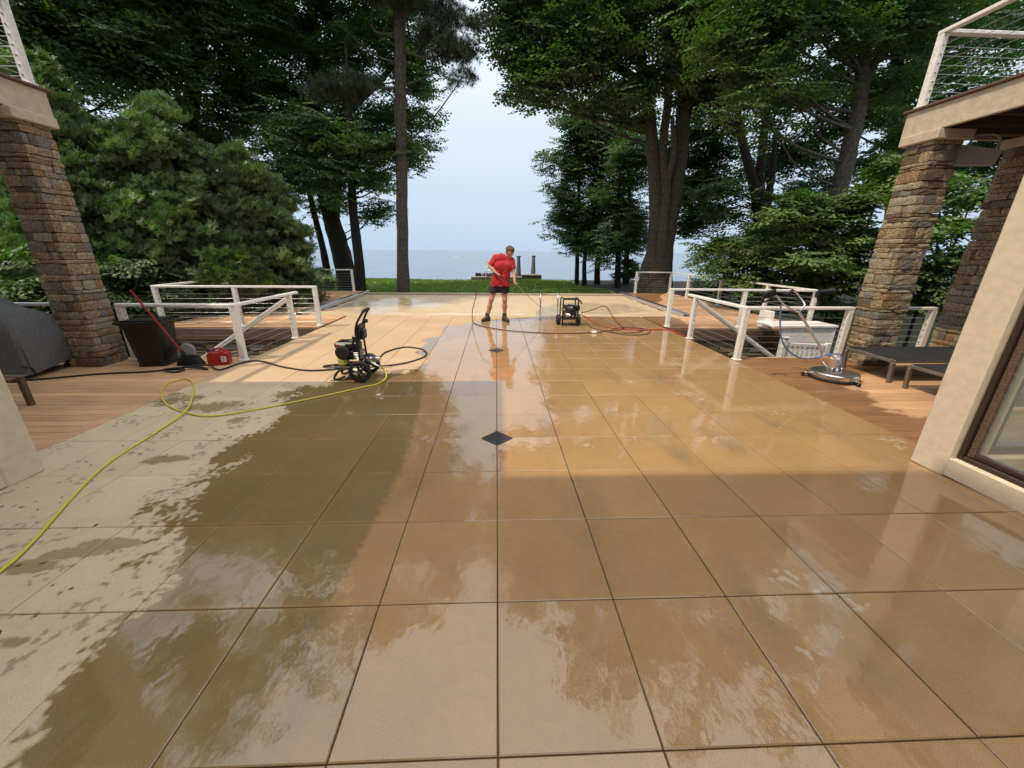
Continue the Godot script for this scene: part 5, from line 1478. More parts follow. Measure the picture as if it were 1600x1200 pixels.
	for k in 26:
		var x := lerpf(-0.165, 0.185, k / 25.0)
		part("bristle", tube_mesh([Vector3(x * 0.75, 0.13, 0.038), Vector3(x * 0.95, 0.06, 0.058), Vector3(x * 1.03, 0.004, 0.072 + rr.randf_range(0, 0.012))], 0.006, 0.004, 4, false), M["black_plastic"], t)
	t = thing("dustpan", "grey upright dustpan standing behind the broom head", "dustpan", pix(297, 572, 6.14) * Vector3(1, 0, 1))
	st = start(true)
	lathe(st, Vector3(0, 0.155, 0), [[0.0, 0.02], [0.13, 0.018], [0.155, 0.0], [0.145, -0.012], [0.0, -0.01]], 28, Basis(Vector3.RIGHT, 1.25), false)
	part("pan", done(st), M["grey_plastic"], t)
	part("lip", box_mesh(Vector3(0.24, 0.012, 0.10), 0.004), M["grey_plastic"], t, Vector3(0, 0.008, 0.05))

	t = thing("fuel_can", "red plastic fuel can with a black spout and white label, on the deck", "fuel can", P(-4.37, 0, 6.03))
	b = Basis(Vector3.UP, 0.35)
	st = start()
	var pr := [Vector2(-0.155, 0.0), Vector2(0.155, 0.0), Vector2(0.16, 0.02), Vector2(0.16, 0.20), Vector2(0.10, 0.255), Vector2(0.06, 0.262), Vector2(0.045, 0.235), Vector2(-0.055, 0.225), Vector2(-0.075, 0.25), Vector2(-0.12, 0.245), Vector2(-0.16, 0.19), Vector2(-0.16, 0.02)]
	for i in pr.size():
		var p0: Vector2 = pr[i]
		var p1: Vector2 = pr[(i + 1) % pr.size()]
		quad(st, Vector3(p1.x, p1.y, 0.085), Vector3(p0.x, p0.y, 0.085), Vector3(p0.x, p0.y, -0.085), Vector3(p1.x, p1.y, -0.085))
		var i0 := Vector2(p0.x * 0.9, lerpf(p0.y, 0.12, 0.08))
		var i1 := Vector2(p1.x * 0.9, lerpf(p1.y, 0.12, 0.08))
		quad(st, Vector3(p0.x, p0.y, 0.085), Vector3(p1.x, p1.y, 0.085), Vector3(i1.x, i1.y, 0.10), Vector3(i0.x, i0.y, 0.10))
		tri(st, Vector3(i0.x, i0.y, 0.10), Vector3(i1.x, i1.y, 0.10), Vector3(0, 0.12, 0.101))
		quad(st, Vector3(p1.x, p1.y, -0.085), Vector3(p0.x, p0.y, -0.085), Vector3(i0.x, i0.y, -0.10), Vector3(i1.x, i1.y, -0.10))
		tri(st, Vector3(i1.x, i1.y, -0.10), Vector3(i0.x, i0.y, -0.10), Vector3(0, 0.12, -0.101))
	part("body", done(st), M["red_plastic"], t, Vector3(0, 0.002, 0), b)
	part("handle", tube_mesh(smooth([Vector3(0.08, 0.25, 0), Vector3(0.05, 0.285, 0), Vector3(-0.05, 0.28, 0), Vector3(-0.085, 0.245, 0)], 5), 0.017, -1, 8), M["red_plastic"], t, Vector3.ZERO, b)
	part("spout_collar", lathe_mesh([[0.034, 0], [0.036, 0.03], [0.02, 0.035]], 16), M["black_plastic"], t, b * Vector3(-0.12, 0.235, 0), b * Basis(Vector3.BACK, 0.5))
	part("spout", tube_mesh([Vector3(-0.125, 0.255, 0), Vector3(-0.18, 0.33, 0)], 0.02, 0.014, 10), M["black_plastic"], t, Vector3.ZERO, b)
	part("spout_tip", lathe_mesh([[0.014, 0], [0.035, 0.02], [0.03, 0.05], [0.0, 0.055]], 12), M["black_plastic"], t, b * Vector3(-0.175, 0.322, 0), b * Basis(Vector3.BACK, 0.6))
	var lab := part("label", box_mesh(Vector3(0.075, 0.10, 0.003), 0.001), M["label_white"], t, b * Vector3(0.085, 0.11, 0.1015), b)
	for k in 4:
		part("print", box_mesh(Vector3(0.05 - 0.008 * k, 0.009, 0.002), 0.0005), M["black_plastic"] if k % 2 else M["red_paint"], lab, Vector3(-0.004, 0.034 - 0.022 * k, 0.002))

	t.scale = Vector3.ONE * 0.88
	# white spray nozzle lying on the wet slabs
	t = thing("hose_coupling", "small white hose coupling lying on the wet slabs", "coupling", P(2.19, 0.0, 8.5))
	part("body", tube_mesh([Vector3(-0.06, 0.028, 0.0), Vector3(0.05, 0.028, 0.03)], 0.026, 0.022, 10), M["label_white"], t)
	part("lever", box_mesh(Vector3(0.11, 0.014, 0.03), 0.004), M["label_white"], t, Vector3(0.02, 0.06, 0.01), Basis(Vector3.BACK, -0.4))
	part("ring", lathe_mesh([[0.03, -0.012], [0.033, 0], [0.03, 0.012]], 12), M["steel"], t, Vector3(-0.06, 0.03, 0), Basis(Vector3.BACK, PI / 2))

	# outdoor speaker under the right balcony
	t = thing("outdoor_speaker", "white outdoor speaker hung under the balcony over the loungers", "speaker", P(6.93, 3.10, 6.12))
	st = start()
	var a0 := [Vector3(-0.33, 0.12, 0.11), Vector3(-0.33, 0.12, -0.11), Vector3(-0.33, -0.13, -0.08), Vector3(-0.33, -0.13, 0.08)]
	var a1 := [Vector3(0.28, 0.10, 0.09), Vector3(0.28, 0.10, -0.09), Vector3(0.28, -0.08, -0.06), Vector3(0.28, -0.08, 0.06)]
	var af := [Vector3(-0.38, 0.06, 0.08), Vector3(-0.38, 0.06, -0.08), Vector3(-0.38, -0.07, -0.05), Vector3(-0.38, -0.07, 0.05)]
	for k in 4:
		var k2 := (k + 1) % 4
		quad(st, a0[k2], a0[k], a1[k], a1[k2])
		quad(st, af[k2], af[k], a0[k], a0[k2])
	quad(st, a1[0], a1[3], a1[2], a1[1])
	quad(st, af[0], af[1], af[2], af[3])
	part("cabinet", done(st), M["speaker_white"], t, Vector3.ZERO, Basis(Vector3.UP, -0.25) * Basis(Vector3.BACK, -0.12))
	part("bracket", tube_mesh(smooth([Vector3(-0.25, 0.05, 0.13), Vector3(-0.2, 0.22, 0.12), Vector3(0.0, 0.27, 0.05), Vector3(0.2, 0.24, 0.1), Vector3(0.24, 0.02, 0.11)], 5), 0.014, -1, 8), M["speaker_white"], t)

func furniture() -> void:
	# loungers on the right deck
	for k in 2:
		var f0 := 5.0 if k == 0 else 4.0
		var t := thing("lounger", "black sling lounger close to the sunlit stone column" if k == 0 else "black sling lounger half hidden by the stucco corner", "lounger", P(5.62, 0, f0), "black loungers")
		var wdt := 0.82
		for x in [0.03, 1.95]:
			for z in [0.03, wdt - 0.03]:
				part("leg", box_mesh(Vector3(0.05, 0.30, 0.045), 0.006), M["lounger_frame"], t, Vector3(x - 0.02, 0.15, -z), Basis(Vector3.BACK, 0.10 if x < 1 else -0.10))
		for z in [0.03, wdt - 0.03]:
			part("side_rail", box_mesh(Vector3(1.98, 0.045, 0.03), 0.006), M["lounger_frame"], t, Vector3(0.99, 0.315, -z))
		for x in [0.0, 1.98]:
			part("end_rail", box_mesh(Vector3(0.03, 0.045, wdt - 0.092), 0.006), M["lounger_frame"], t, Vector3(x, 0.315, -wdt * 0.5))
		var st := start(true)
		for i in 8:
			for j in 6:
				var v := func(a: int, b: int) -> Vector3:
					var u := a / 8.0
					var w := b / 6.0
					return Vector3(0.012 + 1.956 * u, 0.345 - 0.018 * sin(PI * u) * sin(PI * w), -(0.014 + (wdt - 0.028) * w))
				quad(st, v.call(i, j), v.call(i + 1, j), v.call(i + 1, j + 1), v.call(i, j + 1))
		part("sling", done(st), M["sling"], t)
	# covered grill
	var g := thing("covered_grill", "large grill under a grey fabric cover beside the shaded stone column", "grill", P(-6.42, 0, 5.62))
	var secs := [[0.0, 0.60, 0.30], [-0.05, 0.80, 0.345], [-0.18, 0.89, 0.36], [-0.40, 0.94, 0.365], [-0.62, 1.06, 0.37], [-0.80, 1.17, 0.37], [-1.0, 1.22, 0.37], [-1.4, 1.22, 0.37], [-1.6, 1.05, 0.365], [-1.95, 0.92, 0.36], [-2.05, 0.62, 0.30]]
	var nz := FastNoiseLite.new()
	nz.seed = 3; nz.frequency = 1.4
	var st := start(true)
	var rings := []
	var spine := []
	for i in secs.size() - 1:
		for k in 3:
			var q := k / 3.0
			spine.append([lerpf(secs[i][0], secs[i + 1][0], q), lerpf(secs[i][1], secs[i + 1][1], q), lerpf(secs[i][2], secs[i + 1][2], q)])
	spine.append(secs[-1])
	for sct in spine:
		var ring := []
		for k in 15:
			var q := k / 14.0
			var p: Vector3
			if q < 0.32: p = Vector3(0, lerpf(0.05, sct[1] * 0.84, q / 0.32), sct[2] + 0.012 * sin(sct[0] * 9.0))
			elif q < 0.68:
				var a := (q - 0.32) / 0.36 * PI
				p = Vector3(0, sct[1] * 0.84 + sin(a) * sct[1] * 0.16, cos(a) * sct[2])
			else: p = Vector3(0, lerpf(sct[1] * 0.84, 0.05, (q - 0.68) / 0.32), -sct[2])
			p.x = sct[0]
			p += Vector3(0, 1, 1) * 0.035 * nz.get_noise_3d(sct[0] * 1.5, p.y * 1.2, p.z) + Vector3(0, 0, 0.02 * nz.get_noise_2d(sct[0] * 5.0, p.y * 0.7))
			ring.append(p)
		rings.append(ring)
	for i in rings.size() - 1:
		for k in 14: quad(st, rings[i][k], rings[i][k + 1], rings[i + 1][k + 1], rings[i + 1][k])
	for k in range(1, 13):
		tri(st, rings[0][0], rings[0][k + 1], rings[0][k])
		tri(st, rings[-1][0], rings[-1][k], rings[-1][k + 1])
	part("cover", done(st), M["grey_cover"], g)
	part("strap", box_mesh(Vector3(0.10, 0.02, 0.012), 0.003), M["black_rubber"], g, Vector3(-0.03, 0.17, 0.33))
	part("strap", box_mesh(Vector3(0.018, 0.16, 0.012), 0.003), M["black_rubber"], g, Vector3(0.012, 0.10, 0.28), Basis(Vector3.BACK, 0.35))
	for z in [-0.26, 0.26]:
		for x in [-0.12, -1.9]:
			part("caster", lathe_mesh([[0, -0.018], [0.035, -0.018], [0.035, 0.018], [0, 0.018]], 14), M["black_rubber"], g, Vector3(x, 0.035, z), Basis(Vector3.RIGHT, PI / 2))
	# wooden stool behind the left corner
	var t := thing("wooden_stool", "low brown wooden stool peeping out behind the shaded stucco corner", "stool", P(-5.38, 0, 4.33))
	for x in [0.0, -0.48]:
		for z in [0.0, 0.42]:
			part("leg", box_mesh(Vector3(0.055, 0.335, 0.05), 0.005), M["stool_wood"], t, Vector3(x, 0.1675, z))
	for z in [0.0, 0.42]:
		part("apron", box_mesh(Vector3(0.42, 0.05, 0.03), 0.004), M["stool_wood"], t, Vector3(-0.24, 0.30, z))
	for k in 5:
		part("slat", box_mesh(Vector3(0.54, 0.02, 0.085), 0.004), M["stool_wood"], t, Vector3(-0.24, 0.3455, -0.01 + 0.11 * k))
	# white storage bench and slatted gate down by the right stairs
	t = thing("storage_bench", "white panelled storage bench below the railing behind the floor cleaner", "bench", P(6.75, -0.35, 8.55))
	part("seat_top", box_mesh(Vector3(1.5, 0.05, 0.62), 0.008), M["white_paint"], t, Vector3(0.15, 0.56, 0))
	part("back_panel", box_mesh(Vector3(0.10, 0.40, 0.4), 0.008), M["white_paint"], t, Vector3(-0.35, 0.62, -0.35))
	part("end_panel", box_mesh(Vector3(0.05, 1.0, 0.56), 0.008), M["white_paint"], t, Vector3(0.86, 0.03, 0))
	for k in 12:
		part("panel_board", box_mesh(Vector3(0.096, 0.98, 0.02), 0.004), M["white_paint"], t, Vector3(-0.30 + 0.10 * k, 0.03, 0.26))
	t = thing("slatted_gate", "small white slatted gate at the foot of the stairs near the floor cleaner", "gate", P(6.2, -0.9, 7.35))
	part("gate_post", box_mesh(Vector3(0.09, 1.05, 0.09), 0.008), M["white_paint"], t, Vector3(-0.42, 0.52, 0))
	part("post_cap", box_mesh(Vector3(0.12, 0.03, 0.12), 0.008), M["white_paint"], t, Vector3(-0.42, 1.062, 0))
	part("gate_post", box_mesh(Vector3(0.09, 0.95, 0.09), 0.008), M["white_paint"], t, Vector3(0.5, 0.47, 0.0))
	part("top_rail", box_mesh(Vector3(0.83, 0.07, 0.05), 0.006), M["white_paint"], t, Vector3(0.04, 0.90, 0), Basis(Vector3.BACK, -0.06))
	part("bottom_rail", box_mesh(Vector3(0.83, 0.06, 0.05), 0.006), M["white_paint"], t, Vector3(0.04, 0.18, 0))
	for k in 8:
		part("slat", box_mesh(Vector3(0.05, 0.68, 0.025), 0.004), M["white_paint"], t, Vector3(-0.32 + 0.103 * k, 0.54, 0))
	# chair inside the right wing
	t = thing("dining_chair", "wooden chair with slatted back inside the sunlit wing's window", "chair", P(4.95, 0.06, 1.9))
	for x in [-0.2, 0.2]:
		for z in [-0.2, 0.2]:
			part("leg", box_mesh(Vector3(0.04, 0.44, 0.04), 0.005), M["stool_wood"], t, Vector3(x, 0.22, z))
	part("seat", box_mesh(Vector3(0.46, 0.04, 0.46), 0.01), M["stool_wood"], t, Vector3(0, 0.46, 0))
	for k in 4:
		part("back_slat", box_mesh(Vector3(0.035, 0.5, 0.02), 0.004), M["stool_wood"], t, Vector3(-0.18 + 0.12 * k, 0.73, -0.2))
	part("back_rail", box_mesh(Vector3(0.46, 0.07, 0.03), 0.006), M["stool_wood"], t, Vector3(0, 1.0, -0.2))

# ---------- hoses ----------
func hose(called: String, label: String, pts: Array, r: float, m: String, y0 := 0.0) -> void:
	var a := []
	for p in pts:
		a.append(P(p[0], (p[2] if p.size() > 2 else y0) + r + 0.002, p[1]))
	var t := thing(called, label, "hose", a[0])
	var c := smooth(a, 8)
	for i in c.size(): c[i] -= a[0]
	part("tube", tube_mesh(c, r, -1, 8), M[m], t)
	for e in [0, c.size() - 1]:
		var q: int = 2 if e == 0 else c.size() - 3
		part("coupling", tube_mesh([c[e], c[q]], r * 1.4, -1, 8), M["steel"], t)

func hoses() -> void:
	hose("garden_hose", "long yellow hose looping once on its way to the upright washer", [[-1.66, 5.24, 0.19], [-1.60, 5.30, 0.12], [-1.56, 5.22, 0.03], [-1.62, 5.02], [-1.80, 4.86], [-2.19, 4.53], [-2.73, 4.14], [-3.11, 3.96], [-3.45, 4.06], [-3.84, 4.30], [-4.20, 4.67], [-4.42, 5.05], [-4.33, 5.24, 0.004], [-4.06, 5.02], [-3.66, 4.44, 0.012], [-3.44, 4.04, 0.022], [-3.38, 3.62], [-3.31, 3.13, 0.006], [-3.21, 2.80, 0.018], [-3.02, 2.40, 0.032], [-2.82, 2.02, 0.044], [-2.72, 1.74, 0.045], [-2.7, 1.3, 0.045]], 0.0095, "yellow_hose")
	hose("pressure_hose", "black hose lying from the covered grill past the bin to the upright washer", [[-6.78, 5.18], [-6.30, 5.24], [-5.71, 5.48], [-5.15, 5.58], [-4.86, 5.70], [-4.65, 5.66, 0.012], [-4.72, 5.56], [-4.92, 5.62, 0.022], [-4.66, 5.72, 0.024], [-4.35, 5.70], [-4.55, 5.80, 0.012], [-4.70, 5.70, 0.03], [-4.44, 5.84, 0.024], [-4.14, 5.66, 0.006], [-4.07, 6.03], [-3.86, 6.17], [-3.33, 5.84], [-2.85, 5.64], [-2.51, 5.68], [-2.35, 5.8], [-2.5, 5.95], [-2.7, 5.85], [-2.45, 5.72, 0.02], [-2.1, 5.62]], 0.0125, "black_rubber")
	hose("pressure_hose", "black hose bent in one wide loop beside the upright washer", [[-1.76, 5.45, 0.20], [-1.82, 5.72, 0.10], [-1.95, 6.2], [-1.98, 6.71], [-1.75, 7.10], [-1.43, 7.00], [-1.25, 6.71], [-1.26, 6.37], [-1.46, 6.05], [-1.71, 5.84, 0.014], [-1.95, 5.66, 0.04], [-2.0, 5.4, 0.12]], 0.0125, "black_rubber")
	hose("water_hose", "bright red hose running from the low washer off the edge of the slabs", [[2.03, 9.40, 0.29], [2.2, 9.40, 0.2], [2.45, 9.3, 0.06], [2.75, 9.1], [3.0, 8.95], [3.37, 8.81], [3.75, 8.86], [4.0, 8.85], [4.12, 8.6, 0.0], [4.2, 8.3, -0.05], [4.28, 8.1, -0.2]], 0.0125, "red_hose")
	hose("pressure_hose", "dark hose arching up beside the low washer", [[2.03, 9.42, 0.30], [2.3, 9.42, 0.36], [2.58, 9.4, 0.47], [2.70, 9.36, 0.44], [2.80, 9.3, 0.28], [2.95, 9.25, 0.10], [3.1, 9.2], [3.3, 9.0]], 0.0105, "brown_hose")
	hose("pressure_hose", "brown hose coiled on the slabs beside the red hose", [[2.25, 9.35], [2.35, 8.95], [2.62, 8.50], [2.94, 8.26], [3.35, 8.37], [3.58, 8.78], [3.35, 9.12], [2.85, 9.0, 0.006], [2.62, 8.62], [2.9, 8.42, 0.014], [3.3, 8.6, 0.012], [3.4, 8.85, 0.014], [3.1, 8.98, 0.02], [2.8, 8.75, 0.01], [2.55, 8.75, 0.006], [2.42, 8.62], [2.33, 8.52], [2.24, 8.49, 0.02]], 0.0105, "brown_hose")

# ---------- the worker ----------
func field_mesh(bones: Array, k: float, cell: float, cut = null, crease := 0.0) -> ArrayMesh:
	var lo := Vector3.ONE * 1e9
	var hi := -lo
	for b in bones:
		var m: float = maxf(b[2], b[3]) + k + cell * 2
		lo = lo.min(b[0] - Vector3.ONE * m).min(b[1] - Vector3.ONE * m)
		hi = hi.max(b[0] + Vector3.ONE * m).max(b[1] + Vector3.ONE * m)
	var n := Vector3i(((hi - lo) / cell).ceil()) + Vector3i.ONE
	var v := PackedFloat32Array()
	v.resize(n.x * n.y * n.z)
	v.fill(1.0)
	for b in bones:
		var pa: Vector3 = b[0]
		var ba: Vector3 = b[1] - b[0]
		var bb := maxf(ba.length_squared(), 1e-9)
		var m: float = maxf(b[2], b[3]) + k + cell * 2
		var i0 := Vector3i(((pa.min(b[1]) - Vector3.ONE * m - lo) / cell).floor()).clamp(Vector3i.ZERO, n - Vector3i.ONE)
		var i1 := Vector3i(((pa.max(b[1]) + Vector3.ONE * m - lo) / cell).ceil()).clamp(Vector3i.ZERO, n - Vector3i.ONE)
		for z in range(i0.z, i1.z + 1):
			for y in range(i0.y, i1.y + 1):
				for x in range(i0.x, i1.x + 1):
					var p := lo + Vector3(x, y, z) * cell - pa
					var h := clampf(p.dot(ba) / bb, 0.0, 1.0)
					var d: float = (p - ba * h).length() - lerpf(b[2], b[3], h)
					var q := (z * n.y + y) * n.x + x
					var o := v[q]
					var w := maxf(k - absf(o - d), 0.0) / k
					v[q] = minf(o, d) - w * w * k * 0.25
	if crease > 0.0:
		var nz := FastNoiseLite.new()
		nz.seed = 12
		nz.frequency = 1.0
		nz.fractal_octaves = 2
		for z in n.z:
			for y in n.y:
				for x in n.x:
					var q := (z * n.y + y) * n.x + x
					if absf(v[q]) < 0.1:
						var p := lo + Vector3(x, y, z) * cell
						v[q] += crease * nz.get_noise_3d(p.x * 9.0 + p.y * 7.0, p.y * 4.0 - p.x * 6.0, p.z * 5.0)
	if cut != null:
		for z in n.z:
			for y in n.y:
				for x in n.x:
					var q := (z * n.y + y) * n.x + x
					if v[q] < 0.25: v[q] = maxf(v[q], (cut as Callable).call(lo + Vector3(x, y, z) * cell))
	var st := SurfaceTool.new()
	st.begin(Mesh.PRIMITIVE_TRIANGLES)
	st.set_smooth_group(0)
	var at := {}
	var count := 0
	var sx := 1
	var sy := n.x
	var sz := n.x * n.y
	var corner := [0, sx, sy, sx + sy, sz, sx + sz, sy + sz, sx + sy + sz]
	var cpos := [Vector3(0, 0, 0), Vector3(1, 0, 0), Vector3(0, 1, 0), Vector3(1, 1, 0), Vector3(0, 0, 1), Vector3(1, 0, 1), Vector3(0, 1, 1), Vector3(1, 1, 1)]
	var edges := [[0, 1], [2, 3], [4, 5], [6, 7], [0, 2], [1, 3], [4, 6], [5, 7], [0, 4], [1, 5], [2, 6], [3, 7]]
	for z in n.z - 1:
		for y in n.y - 1:
			for x in n.x - 1:
				var q := z * sz + y * sy + x
				if v[q] > cell * 2.5: continue
				var neg := 0
				for c in corner:
					if v[q + c] < 0.0: neg += 1
				if neg == 0 or neg == 8: continue
				var s := Vector3.ZERO
				var m := 0
				for e in edges:
					var a := v[q + corner[e[0]]]
					var b := v[q + corner[e[1]]]
					if (a < 0.0) != (b < 0.0):
						s += cpos[e[0]].lerp(cpos[e[1]], a / (a - b))
						m += 1
				at[q] = count
				count += 1
				st.add_vertex(lo + (Vector3(x, y, z) + s / m) * cell)
	for z in range(1, n.z - 1):
		for y in range(1, n.y - 1):
			for x in range(1, n.x - 1):
				var q := z * sz + y * sy + x
				if not at.has(q): continue
				var a := v[q] < 0.0
				for ax in [[sx, sy, sz], [sy, sz, sx], [sz, sx, sy]]:
					if (v[q + ax[0]] < 0.0) == a: continue
					var f := [q, q - ax[1], q - ax[1] - ax[2], q - ax[2]]
					if not (at.has(f[1]) and at.has(f[2]) and at.has(f[3])): continue
					var o := [0, 2, 1, 0, 3, 2] if a else [0, 1, 2, 0, 2, 3]
					for i in o: st.add_index(at[f[i]])
	st.generate_normals()
	return st.commit()

func person() -> void:
	var F := 10.05
	var o := P(-0.05, 0, F)
	var t := thing("person", "person in red polo shirt, black shorts and boots aiming a spray lance", "person", o)
	var mp := func(x: float, y: float, df := 0.0) -> Vector3: return pix(730 + x / 8.0, 370 + y / 8.0, F + df) - o
	var skin := mat("skin", srgb(0.46, 0.23, 0.145), 0.5)
	skin.subsurf_scatter_enabled = true
	skin.subsurf_scatter_strength = 0.08
	mat("shirt", srgb(0.50, 0.018, 0.028), 0.8, 0.0, 0.12, 8.0)
	mat("shorts", srgb(0.014, 0.014, 0.016), 0.85, 0.0, 0.2, 8.0)
	mat("hair", srgb(0.15, 0.085, 0.045), 0.6, 0.0, 0.5, 30.0)
	mat("boots", srgb(0.085, 0.048, 0.028), 0.7, 0.0, 0.4, 12.0)
	mat("sole", srgb(0.03, 0.024, 0.018), 0.8)
	var head: Vector3 = mp.call(532, 190, -0.04)
	var look := Vector3(0.62, -0.42, 0.66).normalized()          # down to his left
	var side := look.cross(Vector3.UP).normalized()
	var hup := side.cross(look).normalized()
	var neck: Vector3 = mp.call(487, 245, 0.02)
	var sr: Vector3 = mp.call(352, 268, 0.0)
	var sl: Vector3 = mp.call(552, 300, 0.02)
	var er: Vector3 = mp.call(285, 372, -0.06)
	var hr: Vector3 = mp.call(385, 478, -0.24)
	var el: Vector3 = mp.call(583, 470, -0.08)
	var hl: Vector3 = mp.call(600, 592, -0.26)
	var hip_r: Vector3 = mp.call(358, 610, 0.02)
	var hip_l: Vector3 = mp.call(462, 612, 0.02)
	var kr: Vector3 = mp.call(300, 785, -0.02)
	var kl: Vector3 = mp.call(470, 788, -0.02)
	var ar: Vector3 = mp.call(252, 960, 0.04)
	var al: Vector3 = mp.call(466, 962, 0.04)
	ar.y = 0.10; al.y = 0.10
	var chest: Vector3 = (sr + sl) * 0.5 + Vector3(-0.01, -0.16, 0.0)
	var waist: Vector3 = (hip_r + hip_l) * 0.5 + Vector3(0.02, 0.20, 0)
	# one continuous body
	var bones := []
	bones += [[neck - Vector3(0, 0.06, 0), head - hup * 0.06, 0.062, 0.055], [head + hup * 0.03 - look * 0.01, head + hup * 0.02 + look * 0.012, 0.098, 0.092], [head - hup * 0.03 + look * 0.035, head - hup * 0.085 + look * 0.05, 0.07, 0.045]]
	bones += [[sr, sl, 0.062, 0.062], [sr.lerp(neck, 0.4), sl.lerp(neck, 0.4), 0.07, 0.07], [chest + Vector3(-0.09, 0, 0), chest + Vector3(0.09, 0, 0), 0.105, 0.105], [chest, waist, 0.11, 0.10], [waist + Vector3(-0.06, 0, 0), waist + Vector3(0.06, 0, 0), 0.095, 0.095], [hip_r, hip_l, 0.10, 0.10], [waist, (hip_r + hip_l) * 0.5, 0.12, 0.12]]
	for a in [[sr, er, hr], [sl, el, hl]]:
		var wr: Vector3 = a[1].lerp(a[2], 0.90)
		bones += [[a[0], a[1], 0.056, 0.043], [a[1], a[1].lerp(a[2], 0.3), 0.044, 0.043], [a[1].lerp(a[2], 0.3), wr, 0.043, 0.028]]
	for a in [[hip_r, kr, ar], [hip_l, kl, al]]:
		bones += [[a[0], a[1], 0.088, 0.06], [a[1], a[1] + Vector3(0, 0.0, 0.012), 0.06, 0.058], [a[1].lerp(a[2], 0.12), a[1].lerp(a[2], 0.38) + Vector3(0, 0, -0.018), 0.05, 0.062], [a[1].lerp(a[2], 0.38) + Vector3(0, 0, -0.018), a[2], 0.062, 0.04]]
	var body := part("body", field_mesh(bones, 0.035, 0.016), skin, t)
	# head details on a fine grid: nose, brow, ears, jaw
	var hb := [[head + look * 0.092 + hup * 0.025, head + look * 0.118 - hup * 0.012, 0.010, 0.015], [head + look * 0.085 + hup * 0.035 - side * 0.035, head + look * 0.085 + hup * 0.035 + side * 0.035, 0.014, 0.014], [head + side * 0.097 + hup * 0.02, head + side * 0.10 - hup * 0.02, 0.015, 0.012], [head - side * 0.097 + hup * 0.02, head - side * 0.10 - hup * 0.02, 0.015, 0.012], [head + look * 0.086 - hup * 0.045 - side * 0.02, head + look * 0.086 - hup * 0.045 + side * 0.02, 0.012, 0.012], [head + look * 0.088 - hup * 0.085, head + look * 0.088 - hup * 0.09, 0.024, 0.022]]
	part("face", field_mesh(hb, 0.012, 0.005), skin, t)
	for q in [-1.0, 1.0]:
		part("eye", lathe_mesh([[0, -0.009], [0.007, -0.006], [0.009, 0], [0.007, 0.006], [0, 0.009]], 10), M["black_plastic"], t, head + look * 0.096 + hup * 0.018 + side * 0.032 * q)
	var hairb := [[head + hup * 0.06 - look * 0.03, head + hup * 0.065 + look * 0.035, 0.085, 0.075], [head + hup * 0.035 - look * 0.055, head - hup * 0.03 - look * 0.05, 0.078, 0.062], [head + hup * 0.085 + look * 0.06, head + hup * 0.075 + look * 0.075, 0.042, 0.034], [head + hup * 0.05 - side * 0.07, head + hup * 0.01 - side * 0.075 - look * 0.02, 0.04, 0.035], [head + hup * 0.05 + side * 0.07, head + hup * 0.01 + side * 0.075 - look * 0.02, 0.04, 0.035]]
	part("hair", field_mesh(hairb, 0.03, 0.008), M["hair"], t)
	# clothes
	var hem := (hip_r.y + hip_l.y) * 0.5 - 0.0
	var sh := [[sr + Vector3(0.02, 0, 0), sl - Vector3(0.02, 0, 0), 0.098, 0.098], [sr.lerp(neck, 0.55), sl.lerp(neck, 0.55), 0.098, 0.098], [chest + Vector3(-0.115, 0, 0), chest + Vector3(0.115, 0, 0), 0.155, 0.155], [chest + Vector3(-0.09, 0, 0), waist + Vector3(-0.085, 0, 0), 0.15, 0.135], [chest + Vector3(0.09, 0, 0), waist + Vector3(0.085, 0, 0), 0.15, 0.135], [waist + Vector3(-0.09, 0, 0), hip_r + Vector3(-0.0, -0.05, 0), 0.138, 0.150], [waist + Vector3(0.09, 0, 0), hip_l + Vector3(0.0, -0.05, 0), 0.138, 0.150], [waist, (hip_r + hip_l) * 0.5 + Vector3(0, -0.05, 0), 0.14, 0.15]]
	var rdir: Vector3 = (er - sr).normalized()
	var ldir: Vector3 = (el - sl).normalized()
	var wob := func(p: Vector3) -> float:
		var c := hem - 0.01 - p.y + 0.012 * sin(p.x * 31.0)
		return maxf(c, 0.068 - (p - neck - Vector3(0, 0.045, 0.01)).length())
	part("polo_shirt", field_mesh(sh, 0.03, 0.014, wob, 0.014), M["shirt"], t)
	for a in [[sr, er, rdir], [sl, el, ldir]]:
		part("sleeve", field_mesh([[a[0], a[0].lerp(a[1], 0.8), 0.09, 0.08]], 0.02, 0.012, func(p: Vector3) -> float: return (p - a[0]).dot(a[2]) - 0.21), M["shirt"], t)
	var col := start(true)
	var cp := []
	for k in 15:
		var a := TAU * k / 14.0
		cp.append(neck + Vector3(cos(a) * 0.078, 0.015 - 0.02 * sin(a), sin(a) * 0.07 + 0.008))
	tube(col, cp, 0.017, -1, 6, false)
	part("collar", done(col), M["shirt"], t)
	for k in 5:
		part("chest_logo", box_mesh(Vector3(0.013, 0.014 + 0.004 * (k % 2), 0.004), 0.001), M["label_white"], t, chest + Vector3(0.075 + 0.019 * k, 0.035 - 0.006 * k, 0.147), Basis(Vector3.UP, 0.25) * Basis(Vector3.BACK, -0.3))
	for k in 2:
		part("button", lathe_mesh([[0.006, 0], [0.005, 0.003], [0, 0.004]], 8), M["label_white"], t, neck + Vector3(0.03, -0.07 - 0.05 * k, 0.105 + 0.02 * k), Basis(Vector3.RIGHT, PI / 2))
	var sb := []
	for a in [[hip_r, kr, -1.0], [hip_l, kl, 1.0]]:
		var e: Vector3 = a[0].lerp(a[1], 0.62)
		sb += [[a[0], e, 0.122, 0.118], [a[0], a[0] + Vector3(0, 0.08, 0), 0.12, 0.12]]
	sb.append([hip_r, hip_l, 0.125, 0.125])
	var hm: Vector3 = (hip_r + hip_l) * 0.5
